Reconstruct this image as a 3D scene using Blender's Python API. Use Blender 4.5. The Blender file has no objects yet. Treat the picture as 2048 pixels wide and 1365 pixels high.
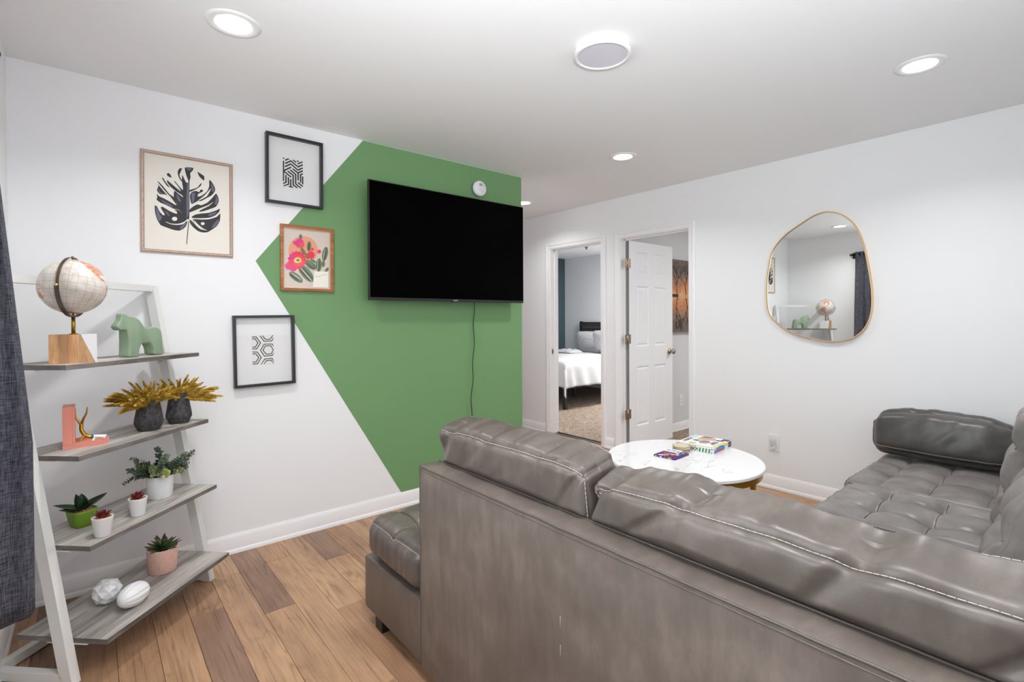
import bpy, bmesh, math, random
from mathutils import Vector, Matrix, noise as mn
S = bpy.context.scene
PI = math.pi
random.seed(7)

# ------------------------------------------------------------------ camera, world, light, exposure
cam = bpy.data.objects.new('camera', bpy.data.cameras.new('camera'))
S.collection.objects.link(cam); S.camera = cam
YAW, PIT, ROL, FPX = 0.8707463, 0.0078541, -0.0053105, 1002.73
d = Vector((math.cos(YAW)*math.cos(PIT), math.sin(YAW)*math.cos(PIT), -math.sin(PIT)))
r0 = Vector((math.sin(YAW), -math.cos(YAW), 0)); u0 = r0.cross(d)
rr = r0*math.cos(ROL)+u0*math.sin(ROL); uu = -r0*math.sin(ROL)+u0*math.cos(ROL)
cam.matrix_world = Matrix(((rr.x,uu.x,-d.x,0),(rr.y,uu.y,-d.y,0),(rr.z,uu.z,-d.z,1.2825),(0,0,0,1)))
cam.data.sensor_width = 36; cam.data.lens = FPX/2048*36; cam.data.shift_y = -36.93/2048
cam.data.clip_start = .02
S.view_settings.view_transform = 'Standard'; S.view_settings.look = 'None'
S.view_settings.gamma = 1; S.view_settings.use_curve_mapping = False
S.view_settings.exposure = EXPOSURE = 0.0
S.cycles.use_denoising = True
S.cycles.max_bounces = 10; S.cycles.diffuse_bounces = 6; S.cycles.glossy_bounces = 4
S.cycles.sample_clamp_indirect = 6
W = bpy.data.worlds.new('world'); S.world = W; W.use_nodes = True
W.node_tree.nodes['Background'].inputs[0].default_value = (.80,.88,1,1)
W.node_tree.nodes['Background'].inputs[1].default_value = 1.0

def area(name, loc, rot, sx, sy, power, col=(1,1,1), shape='RECTANGLE', spread=None):
    l = bpy.data.lights.new(name,'AREA'); l.shape = shape; l.size = sx
    if shape in ('RECTANGLE','ELLIPSE'): l.size_y = sy
    l.energy = power; l.color = col
    if spread: l.spread = spread
    o = bpy.data.objects.new(name,l); S.collection.objects.link(o); o.location = loc; o.rotation_euler = rot
    return o
# daylight arriving at the windows (just outside each opening, shining in)
DAY = (.92,.96,1)
area('window_daylight', (-.62,1.1,1.5), (0,-PI/2,0), 1.3, 1.3, 36, DAY)
area('back_window_daylight', (1.35,-.80,1.55), (PI/2,0,0), 2.2, 1.1, 23, DAY)
area('bedroom_fill', (6.4,4.10,2.38), (0,0,0), .5, .5, 84, (1,.99,.97))  # added fill light under the bedroom ceiling, out of view, no fixture
area('second_bedroom_fill', (5.4,1.2,2.38), (0,0,0), .9, .9, 34, (1,.99,.97))  # unseen fill light added to brighten the second bedroom
# the photographer's flash, bounced off the ceiling just in front of the camera
fl_=bpy.data.lights.new('bounce_flash','SPOT'); fl_.energy=200; fl_.spot_size=2.15; fl_.spot_blend=1.; fl_.shadow_soft_size=.05; fl_.color=(.97,.985,1)
fo_=bpy.data.objects.new('bounce_flash',fl_); S.collection.objects.link(fo_); fo_.location=(.05,-.10,1.50)
fo_.rotation_euler=Vector((-.50,-.45,-1.0)).to_track_quat('Z','Y').to_euler()
LAMP = 8.5

# ------------------------------------------------------------------ helpers
def new_obj(name, data, parent=None):
    o = bpy.data.objects.new(name, data); S.collection.objects.link(o)
    if parent: o.parent = parent
    return o
def mat_of(o):
    m = Matrix.LocRotScale(o.location, o.rotation_euler, o.scale)
    return (mat_of(o.parent) @ m) if o.parent else m
def tag(o, label=None, cat=None, group=None, kind=None):
    if label: o['label'] = label
    if cat: o['category'] = cat
    if group: o['group'] = group
    if kind: o['kind'] = kind
    return o
def thing(name, label, cat, loc=(0,0,0), rz=0, group=None):
    o = new_obj(name, None); o.location = loc; o.rotation_euler = (0,0,rz); o.empty_display_size = .05
    return tag(o, label, cat, group)

class MB:
    """collects geometry, builds one mesh"""
    def __init__(s): s.v=[]; s.f=[]; s.m=[]; s.sm=[]
    def add(s, vs, fs, mi=0, smooth=False):
        b=len(s.v); s.v += [tuple(v) for v in vs]; s.f += [tuple(b+i for i in f) for f in fs]
        s.m += [mi]*len(fs); s.sm += [smooth]*len(fs); return s
    def box(s, x0,x1,y0,y1,z0,z1, mi=0, M=None, bev=0):
        if bev:
            bm=bmesh.new(); bmesh.ops.create_cube(bm,size=1)
            for v in bm.verts: v.co=Vector((x0+(v.co.x+.5)*(x1-x0), y0+(v.co.y+.5)*(y1-y0), z0+(v.co.z+.5)*(z1-z0)))
            bmesh.ops.bevel(bm,geom=bm.edges[:],offset=bev,segments=2,profile=.6,affect='EDGES')
            vs=[v.co.copy() for v in bm.verts]; bm.verts.index_update(); fs=[[v.index for v in f.verts] for f in bm.faces]; bm.free()
            if M: vs=[M@v for v in vs]
            return s.add(vs,fs,mi,False)
        vs=[Vector((x,y,z)) for x in (x0,x1) for y in (y0,y1) for z in (z0,z1)]
        if M: vs=[M@v for v in vs]
        return s.add(vs,[(0,1,3,2),(4,6,7,5),(0,4,5,1),(2,3,7,6),(0,2,6,4),(1,5,7,3)],mi)
    def prism(s, pts, z0, z1, mi=0, M=None, smooth=False):
        n=len(pts); vs=[Vector((x,y,z)) for z in (z0,z1) for x,y in pts]
        if M: vs=[M@v for v in vs]
        b=len(s.v); s.v+=[tuple(v) for v in vs]
        s.f+=[tuple(b+i for i in reversed(range(n))), tuple(b+n+i for i in range(n))]; s.m+=[mi]*2; s.sm+=[False]*2
        for i in range(n):
            j=(i+1)%n; s.f.append((b+i,b+j,b+n+j,b+n+i)); s.m.append(mi); s.sm.append(smooth)
        return s
    def tube(s, pts, r, n=8, mi=0, cap=True, closed=False, M=None):
        pts=[Vector(q) for q in pts]; k=len(pts); rs=r if isinstance(r,(list,tuple)) else [r]*k
        vs=[]; up=None
        for i in range(k):
            a=pts[(i-1)%k] if (closed or i>0) else pts[i]; c=pts[(i+1)%k] if (closed or i<k-1) else pts[i]
            t=(c-a).normalized() if (c-a).length>1e-9 else Vector((0,0,1))
            if up is None: up = Vector((0,0,1)) if abs(t.z)<.9 else Vector((1,0,0))
            x=(up - t*up.dot(t))
            if x.length<1e-6: x=t.orthogonal()
            x.normalize(); up=x; y=t.cross(x)
            vs += [pts[i]+(x*math.cos(q)+y*math.sin(q))*rs[i] for q in [2*PI*j/n for j in range(n)]]
        fs=[]
        for i in range(k if closed else k-1):
            for j in range(n):
                i2=(i+1)%k; j2=(j+1)%n; fs.append((i*n+j,i*n+j2,i2*n+j2,i2*n+j))
        if cap and not closed: fs += [tuple(reversed(range(n))), tuple((k-1)*n+j for j in range(n))]
        if M: vs=[M@v for v in vs]
        return s.add(vs,fs,mi,True)
    def lathe(s, prof, n=32, mi=0, c=(0,0,0), M=None, cap=True, smooth=True, sx=1, sy=1):
        vs=[]; k=len(prof)
        for r,z in prof:
            vs+=[Vector((c[0]+sx*r*math.cos(2*PI*j/n), c[1]+sy*r*math.sin(2*PI*j/n), c[2]+z)) for j in range(n)]
        fs=[(i*n+j,i*n+(j+1)%n,(i+1)*n+(j+1)%n,(i+1)*n+j) for i in range(k-1) for j in range(n)]
        if M: vs=[M@v for v in vs]
        s.add(vs,fs,mi,smooth)
        if cap:
            b=len(s.v)-len(vs)
            s.f += [tuple(b+j for j in reversed(range(n))), tuple(b+(k-1)*n+j for j in range(n))]; s.m+=[mi]*2; s.sm+=[False]*2
        return s
    def mesh(s, name, mats, inv=None):
        me=bpy.data.meshes.new(name); vs=s.v
        if inv is not None: vs=[tuple(inv@Vector(v)) for v in vs]
        me.from_pydata(vs,[],s.f)
        for m in (mats if isinstance(mats,(list,tuple)) else [mats]): me.materials.append(m)
        me.polygons.foreach_set('material_index',s.m); me.polygons.foreach_set('use_smooth',s.sm); me.validate(); me.update()
        return me
    def build(s, name, mats, parent=None, world=True, label=None, auto=None):
        inv = mat_of(parent).inverted() if (parent and world) else None
        o=new_obj(name, s.mesh(name,mats,inv), parent)
        if auto is not None:
            sharpen(o.data, auto)
        if label: o['label']=label
        return o
def sharpen(me, ang):
    bm=bmesh.new(); bm.from_mesh(me); bmesh.ops.recalc_face_normals(bm,faces=bm.faces)
    for f in bm.faces: f.smooth=True
    for e in bm.edges:
        e.smooth = len(e.link_faces)==2 and e.calc_face_angle(0)<ang
    bm.to_mesh(me); bm.free()
def fixn(o):
    bm=bmesh.new(); bm.from_mesh(o.data); bmesh.ops.recalc_face_normals(bm,faces=bm.faces); bm.to_mesh(o.data); bm.free()
def struct(name, mb, m, parent=None):
    o=mb.build(name,m,parent,auto=.5)
    if not parent: o['kind']='structure'
    return o
def copy_tree(root):
    c=root.copy(); S.collection.objects.link(c)
    for k in list(root.children):
        cc=copy_tree(k); cc.parent=c; cc.matrix_parent_inverse=k.matrix_parent_inverse.copy()
    return c

# ------------------------------------------------------------------ materials
def lin(r,g,b): 
    f=lambda c:(c/12.92 if c<=.04045 else ((c+.055)/1.055)**2.4)
    return (f(r/255),f(g/255),f(b/255),1)
def mat(name, col, rough=.5, metal=0, spec=.5, **kw):
    m=bpy.data.materials.new(name); m.use_nodes=True; b=m.node_tree.nodes['Principled BSDF']
    b.inputs['Base Color'].default_value = col if len(col)==4 else (*col,1)
    b.inputs['Roughness'].default_value=rough; b.inputs['Metallic'].default_value=metal
    b.inputs['Specular IOR Level'].default_value=spec
    for k,v in kw.items():
        b.inputs[k.replace('_',' ')].default_value=v
    return m
class NT:
    def __init__(s,m): s.m=m; s.t=m.node_tree; s.b=s.t.nodes['Principled BSDF']; s.co=None
    def n(s,ty,**kw):
        x=s.t.nodes.new(ty)
        for k,v in kw.items(): setattr(x,k,v)
        return x
    def l(s,a,b): s.t.links.new(a,b)
    def coord(s,kind='Object',scale=(1,1,1),rot=(0,0,0),loc=(0,0,0),src=None):
        c=s.n('ShaderNodeTexCoord'); mp=s.n('ShaderNodeMapping'); s.l(src or c.outputs[kind],mp.inputs[0])
        mp.inputs['Scale'].default_value=scale; mp.inputs['Rotation'].default_value=rot; mp.inputs['Location'].default_value=loc
        return mp.outputs[0]
    def noise(s,vec,scale=5,detail=4,rough=.5,dist=0):
        x=s.n('ShaderNodeTexNoise'); s.l(vec,x.inputs['Vector']); x.inputs['Scale'].default_value=scale
        x.inputs['Detail'].default_value=detail; x.inputs['Roughness'].default_value=rough; x.inputs['Distortion'].default_value=dist
        return x.outputs['Fac']
    def ramp(s,fac,stops):
        x=s.n('ShaderNodeValToRGB'); s.l(fac,x.inputs[0]); e=x.color_ramp.elements
        while len(e)<len(stops): e.new(.5)
        for i,(p,c) in enumerate(stops): e[i].position=p; e[i].color=c if len(c)==4 else (*c,1)
        return x.outputs[0]
    def math(s,op,a,b=None,c=None):
        x=s.n('ShaderNodeMath',operation=op)
        for i,v in enumerate((a,b,c)):
            if v is None: continue
            if isinstance(v,(int,float)): x.inputs[i].default_value=v
            else: s.l(v,x.inputs[i])
        return x.outputs[0]
    def mix(s,fac,a,b,mode='MIX'):
        x=s.n('ShaderNodeMix',data_type='RGBA',blend_type=mode)
        for i,v in ((0,fac),(6,a),(7,b)):
            if isinstance(v,(int,float)): x.inputs[i].default_value=v
            elif isinstance(v,tuple): x.inputs[i].default_value=v
            else: s.l(v,x.inputs[i])
        return x.outputs[2]
    def col(s,c): s.l(c,s.b.inputs['Base Color'])
    def rough(s,c): s.l(c,s.b.inputs['Roughness'])
    def bump(s,h,strength=.2,dist=.01):
        x=s.n('ShaderNodeBump'); s.l(h,x.inputs['Height']); x.inputs['Strength'].default_value=strength; x.inputs['Distance'].default_value=dist
        s.l(x.outputs[0],s.b.inputs['Normal'])

def plaster(name,col,rough=.55):
    m=mat(name,col,rough,spec=.25); t=NT(m); v=t.coord('Object'); t.bump(t.noise(v,260,3),.05,.002); return m
M_wall=plaster('wall_paint',(.865,.87,.88,1)); M_green=plaster('green_paint',lin(116,156,107),.5)
M_ceil=plaster('ceiling_paint',(.87,.875,.885,1),.8); M_trim=mat('white_trim',(.90,.90,.91),.3,spec=.4)
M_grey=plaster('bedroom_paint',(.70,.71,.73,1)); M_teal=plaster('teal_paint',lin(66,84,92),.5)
M_door=mat('door_white',(.87,.88,.90),.32,spec=.4)

def leather(name, base, seed=0., rough=.36, streak=(26,26,5), rot=(0,0,0)):
    m=mat(name,base,rough,spec=.5); t=NT(m)
    v=t.coord('Object',loc=(seed,seed*2,0)); a=t.noise(v,7,5,.6,0); b=t.noise(v,2.1,3,.5)
    va=t.coord('Object',scale=streak,loc=(seed,0,0),rot=rot); c=t.noise(va,1,5,.65,0)
    f=t.math('ADD',t.math('MULTIPLY',a,.4),t.math('ADD',t.math('MULTIPLY',b,.3),t.math('MULTIPLY',c,.3)))
    dk=tuple(x*.74 for x in base[:3])+(1,); lt=tuple(min(1,x*1.42+.008) for x in base[:3])+(1,)
    t.col(t.ramp(f,[(.36,dk),(.5,base),(.64,lt)]))
    r=t.n('ShaderNodeMapRange'); t.l(a,r.inputs[0]); r.inputs['From Min'].default_value=.3; r.inputs['From Max'].default_value=.7
    r.inputs['To Min'].default_value=max(.305,rough-.04); r.inputs['To Max'].default_value=rough+.10; t.rough(r.outputs[0])
    t.bump(t.noise(v,300,2,.5),.07,.002); return m
LB=lin(91,83,77)
M_leather=leather('grey_brown_leather',LB,0.,.32,(20,20,9)); M_leather_back=leather('back_panel_leather',lin(102,93,86),3.,.44,(16,34,9),(.5,0,0))
M_leather_seat=leather('seat_leather',lin(120,115,112),5.,.36,(12,12,12)); M_pipe=mat('leather_piping',lin(84,77,71),.4)
M_stitch=mat('white_thread',(.58,.56,.52),.7); M_blackplastic=mat('black_plastic',(.012,.012,.012),.4)
M_crease_shade=mat('crease_shade',lin(58,54,50),.55)  # dark tone that paints the shade inside the tuft creases

def fabric(name,base,light,sc=420):
    m=mat(name,base,.92,spec=.15); t=NT(m)
    v1=t.coord('Object',scale=(sc,sc,24)); v2=t.coord('Object',scale=(30,30,sc))
    a=t.noise(v1,1,2); b=t.noise(v2,1,2); f=t.math('ADD',t.math('MULTIPLY',a,.5),t.math('MULTIPLY',b,.5))
    t.col(t.ramp(f,[(.38,base),(.62,light)])); t.bump(f,.25,.002); return m
M_curtain=fabric('charcoal_linen',lin(46,47,56),lin(104,104,114))
M_metal_rod=mat('dark_rod',(.05,.05,.05),.35,1)

def wood_floor():
    m=mat('oak_laminate',(.3,.18,.1,1),.42,spec=.4); t=NT(m)
    oi=t.n('ShaderNodeObjectInfo'); tc=t.n('ShaderNodeTexCoord')
    off=t.n('ShaderNodeVectorMath',operation='SCALE'); cx=t.n('ShaderNodeCombineXYZ')
    t.l(oi.outputs['Random'],cx.inputs[0]); t.l(oi.outputs['Random'],cx.inputs[1]); t.l(oi.outputs['Random'],cx.inputs[2])
    t.l(cx.outputs[0],off.inputs[0]); off.inputs['Scale'].default_value=37.
    ad=t.n('ShaderNodeVectorMath',operation='ADD'); t.l(tc.outputs['Object'],ad.inputs[0]); t.l(off.outputs[0],ad.inputs[1])
    src=ad.outputs[0]
    v=t.coord(src=src,scale=(7,1.1,1)); big=t.noise(v,1,2,.5,.25)
    rings=t.math('PINGPONG',t.math('MULTIPLY',big,26),1.0)
    v2=t.coord(src=src,scale=(95,3.2,1)); streak=t.noise(v2,1,6,.65,.4)
    v3=t.coord(src=src,scale=(3,1.3,1)); blot=t.noise(v3,1.4,3,.6)
    rg=t.ramp(rings,[(.0,(.50,.46,.43)),(.16,(.86,.85,.84)),(.5,(1.,1.,1.)),(1,(1.04,1.04,1.04))])
    sg=t.ramp(streak,[(.32,(.52,.49,.46)),(.46,(.93,.93,.93)),(.70,(1.12,1.12,1.12))])
    bg=t.ramp(blot,[(.3,(.72,.70,.70)),(.7,(1.14,1.13,1.1))])
    c=t.mix(t.math('MULTIPLY',t.ramp(t.noise(t.coord(src=src,scale=(2.5,.8,1)),1.7,2),[(.42,(.12,.12,.12)),(.62,(.75,.75,.75))]),1.),oi.outputs['Color'],rg,'MULTIPLY'); c=t.mix(.85,c,sg,'MULTIPLY'); c=t.mix(1.,c,bg,'MULTIPLY')
    vk=t.coord(src=src,scale=(9,3.5,1)); kn=t.n('ShaderNodeTexVoronoi'); t.l(vk,kn.inputs['Vector']); kn.inputs['Scale'].default_value=.55
    kk=t.ramp(kn.outputs['Distance'],[(.0,(.25,.2,.18)),(.09,(1,1,1))]); c=t.mix(.8,c,kk,'MULTIPLY')
    t.col(c); t.rough(t.ramp(streak,[(.3,(.5,.5,.5)),(.7,(.36,.36,.36))])); t.bump(t.math('ADD',streak,t.math('MULTIPLY',rings,.5)),.12,.003)
    return m
M_floor=wood_floor()
def wood_simple(name,a,b,c,axis=(60,4,4),rough=.55,rot=(0,0,0)):
    m=mat(name,b,rough,spec=.35); t=NT(m); v=t.coord('Object',scale=axis,rot=rot); f=t.noise(v,1,6,.65,.8); g=t.noise(t.coord('Object',scale=tuple(x*.22 for x in axis),rot=rot),1,3,.6,.3)
    h=t.math('ADD',t.math('MULTIPLY',f,.5),t.math('MULTIPLY',g,.5)); t.col(t.ramp(h,[(.36,a),(.5,b),(.62,c)])); t.bump(f,.1,.002); return m
M_shelf=wood_simple('grey_weathered_wood',lin(116,110,104),lin(170,164,157),lin(206,200,193),(3.2,34,34),.5)
M_shelf_edge=wood_simple('grey_board_edge',lin(78,73,70),lin(112,106,102),lin(138,132,128),(8,8,30),.6)
M_frame_white=mat('white_powder_metal',(.76,.765,.745),.4,spec=.4)
def carpet():
    m=mat('beige_carpet',(.4,.35,.3,1),.95,spec=.1); t=NT(m); v=t.coord('Object'); f=t.noise(v,95,3,.7); g=t.noise(v,18,3)
    h=t.math('ADD',t.math('MULTIPLY',f,.8),t.math('MULTIPLY',g,.2)); t.col(t.ramp(h,[(.38,lin(92,78,68)),(.5,lin(158,140,124)),(.62,lin(205,190,172))])); t.bump(f,.6,.01); return m
M_carpet=carpet()
def marble(name='white_marble',rough=.12,sc=1):
    m=mat(name,(.86,.86,.86,1),rough,spec=.5); t=NT(m); v=t.coord('Object',scale=(1.6*sc,4.2*sc,1),rot=(0,0,.5)); f=t.noise(v,1.5,5,.55,1.1)
    line=t.math('ABSOLUTE',t.math('SUBTRACT',f,.5)); mk=t.noise(t.coord('Object',scale=(sc*2,sc*2,1)),1.6,2)
    l2=t.math('ADD',line,t.ramp(mk,[(.45,(0,0,0)),(.6,(.1,.1,.1))]))
    t.col(t.ramp(l2,[(0,(.48,.48,.49)),(.006,(.72,.72,.73)),(.02,(.86,.86,.86))])); return m
M_marble=marble(); M_gold=mat('brushed_gold',lin(206,154,54),.30,.75); M_champagne=mat('champagne_gold',lin(232,198,150),.3,.9)
M_mirror=mat('mirror_glass',(.86,.88,.87),.0,1); M_black=mat('black_frame',(.018,.018,.02),.38); M_mat=mat('white_mat_board',(.80,.80,.80),.8)
M_paper=mat('cream_paper',lin(232,227,218),.75); M_ink=mat('black_ink',lin(38,38,40),.6); M_inkgrey=mat('slate_ink',lin(96,98,118),.6)
def screen():
    m=mat('television_screen',(.0006,.0006,.0007,1),.30,spec=.02); return m
M_screen=screen()
def emis(name,col,st):
    m=mat(name,(.8,.8,.8),.4); b=m.node_tree.nodes['Principled BSDF']; b.inputs['Emission Color'].default_value=(*col,1); b.inputs['Emission Strength'].default_value=st; return m
M_led=emis('led_lens',(1,.98,.95),9)
def glass(name='window_glass'):
    m=bpy.data.materials.new(name); m.use_nodes=True; t=m.node_tree; t.nodes.clear()
    o=t.nodes.new('ShaderNodeOutputMaterial'); mx=t.nodes.new('ShaderNodeMixShader'); tr=t.nodes.new('ShaderNodeBsdfTransparent'); gl=t.nodes.new('ShaderNodeBsdfGlossy')
    gl.inputs['Roughness'].default_value=.02; mx.inputs[0].default_value=.06; t.links.new(tr.outputs[0],mx.inputs[1]); t.links.new(gl.outputs[0],mx.inputs[2]); t.links.new(mx.outputs[0],o.inputs[0]); return m
M_glass=glass(); M_picglass=glass('picture_glass'); M_picglass.node_tree.nodes['Mix Shader'].inputs[0].default_value=.010
M_nickel=mat('satin_nickel',lin(176,160,140),.3,1); M_white=mat('white_ceramic',(.82,.82,.83),.35); M_plastic=mat('white_plastic',(.84,.84,.84),.35)

# ------------------------------------------------------------------ room shell
XR, YL, H, XL, YB = 3.905, 3.10, 2.44, -.27, -.45
# planks: 126 mm wide, run along Y
fl=MB().box(XL-.1,4.02,YB-.1,6.1,-.06,-.012); floor=struct('floor',fl,mat('subfloor',lin(52,36,26),.8))
PWD=.1262; X0=.3205-PWD*5
joint={5:2.54,6:1.62,7:2.36,8:2.855,9:2.19,10:2.68,11:1.9,12:2.45,4:1.75,3:2.95,2:2.2}
tones=[lin(182,144,112),lin(174,137,106),lin(188,151,118),lin(168,130,101),lin(180,142,110),lin(164,128,101)]
dark=lin(150,118,97); plank_cache={}
def plank(x0,x1,y0,y1,colr):
    w=x1-x0-.0012; l=y1-y0-.0012
    key=(round(w,4),round(l,4))
    if key not in plank_cache:
        plank_cache[key]=MB().box(-w/2,w/2,-l/2,l/2,-.012,0,bev=.0012).mesh('plank',M_floor)
    o=new_obj('plank',plank_cache[key],floor); o.location=((x0+x1)/2,(y0+y1)/2,0); o.color=colr
for i in range(-1,34):
    x0=X0+i*PWD; x1=x0+PWD
    if x1<XL or x0>4.02: continue
    rs=random.Random(i*7+3); j=joint.get(i, 1.3+rs.random()*1.22)
    top = 6.05 if x1>2.72 else 3.10
    ys=[j]
    while ys[-1]<top: ys.append(ys[-1]+1.22)
    while ys[0]>YB: ys.insert(0,ys[0]-1.22)
    for k in range(len(ys)-1):
        a,b=max(ys[k],YB),min(ys[k+1],top)
        if b-a<.03: continue
        c=tones[rs.randrange(6)]
        if (i==7 and a>2.3) or (i==5 and b<2.6) or (i==10 and a>2.6) or (i in(0,1,2) and a>1.9 and rs.random()<.4): c=dark
        plank(max(x0,XL),min(x1,4.02),a,b,c)
# walls
g=MB().box(XL-.12,2.716,YL,YL+.12,0,H); wl=struct('wall_left',g,M_wall)
# painted green block: same wall, a paint film with its own outline
gp=[(1.360,2.438),(0.720,1.617),(1.617,.098),(2.716,.098),(2.716,2.438)]
MB().prism([(x,z) for x,z in gp],0,.0016,M=Matrix(((1,0,0,0),(0,0,-1,YL),(0,1,0,0),(0,0,0,1)))).build('green_paint_block',M_green,wl)
fixn(wl.children[0])
struct('wall_hall',MB().box(2.60,2.716,YL+.12,6.1,0,H),M_wall)
struct('wall_hall_end',MB().box(2.60,4.02,6.1,6.2,0,H),M_wall)
# right wall with two door openings (Y 3.26-3.968 and 2.298-3.012, head 2.04)
D1=(3.258,3.968); D2=(2.298,3.012); HD=2.042
g=MB()
for a,b in ((YB-.1,D2[0]-.016),(D2[1]+.016,D1[0]-.016),(D1[1]+.016,6.1)): g.box(XR,XR+.115,a,b,0,H)
for a,b in (D2,D1): g.box(XR,XR+.115,a-.016,b+.016,HD+.016,H)
struct('wall_right',g,M_wall)
# window wall (X=-.27) and back wall with window openings
W1=(.40,1.72,.92,2.06)
g=MB(); g.box(XL-.12,XL,YB-.1,W1[0],0,H); g.box(XL-.12,XL,W1[1],YL,0,H); g.box(XL-.12,XL,W1[0],W1[1],0,W1[2]); g.box(XL-.12,XL,W1[0],W1[1],W1[3],H)
struct('wall_window',g,M_wall)
W2=(.40,2.30,1.05,2.10)
g=MB(); g.box(XL,W2[0],YB-.12,YB,0,H); g.box(W2[1],XR,YB-.12,YB,0,H); g.box(W2[0],W2[1],YB-.12,YB,0,W2[2]); g.box(W2[0],W2[1],YB-.12,YB,W2[3],H)
struct('wall_back',g,M_wall)
struct('ceiling',MB().box(XL-.12,XR+.115,YB-.12,6.2,H,H+.1),M_ceil)
def window(name,axis,w):
    g=MB(); a,b,z0,z1=w
    def bb(u0,u1,v0,v1,c0,c1,mb=g):
        if axis=='x': mb.box(c0,c1,u0,u1,v0,v1)
        else: mb.box(u0,u1,c0,c1,v0,v1)
    base = XL if axis=='x' else YB
    for (u0,u1,v0,v1) in ((a,a+.05,z0,z1),(b-.05,b,z0,z1),(a+.05,b-.05,z0,z0+.05),(a+.05,b-.05,z1-.05,z1),(a+.05,b-.05,(z0+z1)/2-.02,(z0+z1)/2+.02)):
        bb(u0,u1,v0,v1,base-.10,base-.03)
    o=struct(name,g,M_trim)
    for k in (0,1):
        gg=MB(); zc=(z0+z1)/2; lo,hi=((z0+.05,zc-.02),(zc+.02,z1-.05))[k]; bb(a+.05,b-.05,lo,hi,base-.066,base-.062,gg); gg.build('pane',M_glass,o)
    return o
window('window_1','x',W1); window('window_2','y',W2)
# baseboards: profile swept along each wall
def base_profile():
    return [(0,0),(.019,0),(.019,.012),(.016,.019),(.0125,.024),(.0125,.072),(.010,.080),(.010,.086),(.006,.094),(.004,.102),(0,.102)]
def baseboard(name,p0,p1,nrm):
    pr=base_profile(); P0=Vector((*p0,0)); P1=Vector((*p1,0)); N=Vector((*nrm,0)); n=len(pr)
    vs=[P+N*a+Vector((0,0,b)) for P in (P0,P1) for a,b in pr]
    fs=[(i,(i+1)%n,n+(i+1)%n,n+i) for i in range(n)]+[tuple(range(n))[::-1],tuple(range(n,2*n))]
    o=struct(name,MB().add(vs,fs),M_trim); return o
baseboard('baseboard_left',(XL,YL),(2.716,YL),(0,-1)); baseboard('baseboard_window',(XL,YB),(XL,YL),(1,0))
baseboard('baseboard_right',(XR,YB),(XR,2.234),(-1,0)); baseboard('baseboard_between_doors',(XR,3.092),(XR,3.192),(-1,0))
baseboard('baseboard_right_far',(XR,4.056),(XR,6.1),(-1,0)); baseboard('baseboard_hall',(2.716,YL-.019),(2.716,6.1),(1,0))
# doors: jamb, casing (stepped profile) as structure
def casing_profile(): return [(0,0),(.0,.012),(.008,.016),(.012,.019),(.024,.019),(.030,.014),(.052,.012),(.060,.009),(.062,0)]  # (across,out)
def door_trim(name,Y0,Y1,side=-1,xw=XR):
    g=MB(); pr=[(a,o) for a,o in casing_profile()]
    # mitred sweep: left leg, head, right leg ; inner edge sits 5 mm back from the jamb
    e=.005; ym,yM,zt=Y0-e,Y1+e,HD+e
    def ring(q,out):  # q across distance from the inner edge (outer edge = .062)
        return [(ym-q,0),(ym-q,zt+q),(yM+q,zt+q),(yM+q,0)]
    rows=[]
    for a,o in pr:
        rows.append([Vector((xw+side*o,y,z)) for y,z in ring(.062-a,o)])
    vs=[v for r in rows for v in r]; n=len(rows); fs=[]
    for i in range(n-1):
        for k in range(3): fs.append((i*4+k,i*4+k+1,(i+1)*4+k+1,(i+1)*4+k))
    g.add(vs,fs); 
    # jamb boards + stops
    for y0,y1 in ((Y0-.016,Y0),(Y1,Y1+.016)): g.box(xw-.002,xw+.117,y0,y1,0,HD)
    g.box(xw-.002,xw+.117,Y0-.016,Y1+.016,HD,HD+.016)
    g.box(xw+.055,xw+.078,Y0,Y0+.010,0,HD); g.box(xw+.055,xw+.078,Y1-.010,Y1,0,HD); g.box(xw+.055,xw+.078,Y0,Y1,HD-.010,HD)
    return struct(name,g,M_trim)
dt1=door_trim('trim_1',*D1); dt2=door_trim('trim_2',*D2)
# strike plate and latch hole on the far jamb of door opening 1
g=MB().box(XR+.012,XR+.038,D1[1]-.0025,D1[1],.885,.945); sp=g.build('strike_plate',M_nickel,dt1)
MB().box(XR+.019,XR+.031,D1[1]-.0032,D1[1]-.0025,.900,.930).build('latch_hole',M_blackplastic,sp)
# thresholds
for nm,D in (('trim_3',D1),('trim_4',D2)):
    struct(nm,MB().prism([(XR+.03,0),(XR+.05,.006),(XR+.085,.006),(XR+.10,0)],D[0],D[1],M=Matrix(((1,0,0,0),(0,0,1,0),(0,1,0,0),(0,0,0,1)))),mat('threshold_metal',lin(120,112,102),.35,1))
# ---- the two bedrooms beyond
struct('floor_bedroom',MB().box(4.0,7.2,3.22,6.9,-.03,.012).box(4.0,7.2,.3,3.12,-.03,.012).box(XR+.095,4.02,D1[0],D1[1],-.02,.011).box(XR+.095,4.02,D2[0],D2[1],-.02,.011),M_carpet)
struct('ceiling_bedroom',MB().box(4.02,7.2,.3,6.9,2.44,2.54),M_ceil)
struct('wall_bedroom_far',MB().box(7.10,7.2,3.22,6.9,0,H).box(7.10,7.2,.3,3.12,0,H),M_grey)
struct('wall_bedroom_teal',MB().box(4.02,7.1,6.82,6.9,0,H),M_teal)
struct('wall_partition',MB().box(4.02,7.2,3.12,3.22,0,H),M_grey)
struct('wall_bedroom_near',MB().box(4.02,7.2,.2,.3,0,H),M_grey)
baseboard('baseboard_partition',(4.02,3.12),(7.1,3.12),(0,-1)); baseboard('baseboard_bedroom',(7.1,3.22),(7.1,6.82),(-1,0)); baseboard('baseboard_teal',(4.02,6.82),(7.1,6.82),(0,-1))

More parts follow.
